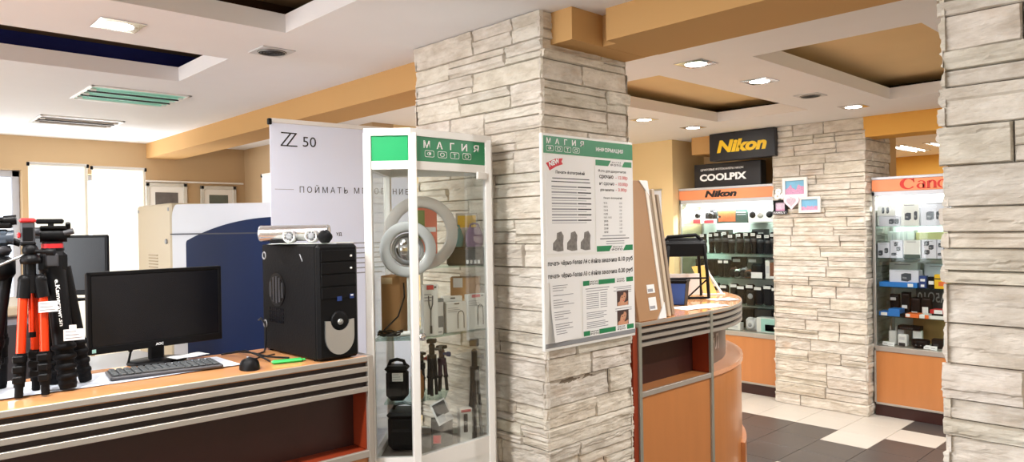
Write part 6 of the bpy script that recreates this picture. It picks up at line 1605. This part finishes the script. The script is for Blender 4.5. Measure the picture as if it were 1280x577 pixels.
carton('adapter', 'white small adapter beside the black angular box', (CXp(1176), Y0 + 0.12, z), 0.2, 0.075, 0.06, 0.085, WHITE, 'adapter', faces=(('label', 0.2, 0.7, 0.3, 0.7, LGREY),))
for k, (px, dx) in enumerate(((1100, 0.02), (1108.5, 0.0), (1152, 0.02), (1161, 0.0))):
    b = B(); b.T = Matrix.Rotation(R(-18), 4, 'X'); b.box((-0.024, -0.001, 0), (0.024, 0.001, 0.032), PAPER); b.box((-0.018, -0.0016, 0.012), (0.012, -0.001, 0.016), INKG)
    tag(b.build('price_card', loc=(CXp(px), Y0 + 0.035 + dx, z + 0.0005)), '%s small white price card %s on the second cabinet floor' % (ORD[k], PIL), 'price card', 'price cards on the cabinet floor')

# ------------------------------------------------------------------ collage of photo frames on the far pillar
def collage():
    Yf = 6.145 - 0.014
    t = thing('photo_frame_collage', 'cluster of white and pink photo frames with heart and ampersand on the far stone pillar', 'photo frame', (-2.83, Yf, 1.70))
    def frame(name, x0, x1, z0, z1, bw, m, inner, y=0.0, rot=0.0):
        cx, cz = (x0 + x1) / 2, (z0 + z1) / 2; w, h = (x1 - x0) / 2, (z1 - z0) / 2
        b = B(); b.T = Matrix.Translation((cx, y, cz)) @ Matrix.Rotation(rot, 4, 'Y')
        for a, c in (((-w, -h), (-w + bw, h)), ((w - bw, -h), (w, h)), ((-w + bw, -h), (w - bw, -h + bw)), ((-w + bw, h - bw), (w - bw, h))): b.box((a[0], -0.020, a[1]), (c[0], 0.0, c[1]), m, 0.0015)
        o = b.build(name, t)
        b = B(); b.T = Matrix.Translation((cx, y, cz)) @ Matrix.Rotation(rot, 4, 'Y')
        b.box((-w + bw, -0.008, -h + bw), (w - bw, -0.002, h - bw), inner[0]); pw, ph = w - bw, h - bw; rr = random.Random(int(x0 * 1000)); N_ = 14
        if inner[2] < 2:
            b.prism([(-pw, -ph)] + [(pw, -ph)] + [(pw - 2 * pw * i / N_, -ph + ph * inner[2] * rr.uniform(0.5, 1.5)) for i in range(N_ + 1)], 0.008, 0.0092, inner[1], Matrix(((1, 0, 0, 0), (0, 0, -1, 0), (0, 1, 0, 0), (0, 0, 0, 1)))); b.build('picture', o)
        return o
    frame('white_frame', -0.112, 0.110, 0.128, 0.300, 0.026, WHITE, (SKYB, BLOSSOM, 1.0))
    frame('pale_frame', 0.035, 0.225, -0.012, 0.128, 0.024, mat('pearl_frame', (228, 226, 222), 0.4), (SKYB, BLOSSOM, 0.6), -0.004)
    frame('black_frame', -0.200, -0.070, -0.008, 0.108, 0.020, BLACK, (mat('lilac_print', (206, 186, 206), 0.5, var=0.4, scale=90), BLOSSOM, 0.5), -0.002)
    b = B(); b.box((-0.205, -0.026, -0.020), (-0.065, -0.022, 0.012), DGREY, 0.002); bl = b.build('name_strip', t)
    b = B(); write(b, 'FAMILY', (-0.135, -0.0262, -0.013), UX, UZ, LGREY, h=0.018, w=0.11, bold=0.02, anchor='c'); b.build('lettering', bl)
    hp = []
    for i in range(40):
        a = 2 * PI * i / 40; hp.append((16 * math.sin(a) ** 3 / 17 * 0.072, (13 * math.cos(a) - 5 * math.cos(2 * a) - 2 * math.cos(3 * a) - math.cos(4 * a)) / 17 * 0.072))
    MM = Matrix(((1, 0, 0, -0.022), (0, 0, -1, -0.022), (0, 1, 0, 0.088), (0, 0, 0, 1)))
    b = B(); b.prism(hp, 0.0, 0.018, PINKF, MM); h = b.build('heart_frame', t)
    b = B(); b.prism([(x * 0.62, z * 0.62 + 0.002) for x, z in hp], 0.018, 0.0195, mat('pale_photo', (196, 176, 190), 0.5, var=0.4, scale=80), MM); b.build('picture', h)
    b = B(); write(b, '&', (-0.185, -0.012, 0.115), UX, UZ, WHITE, h=0.095, w=0.095, bold=0.03, thick=0.012); b.build('ampersand', t)
collage()
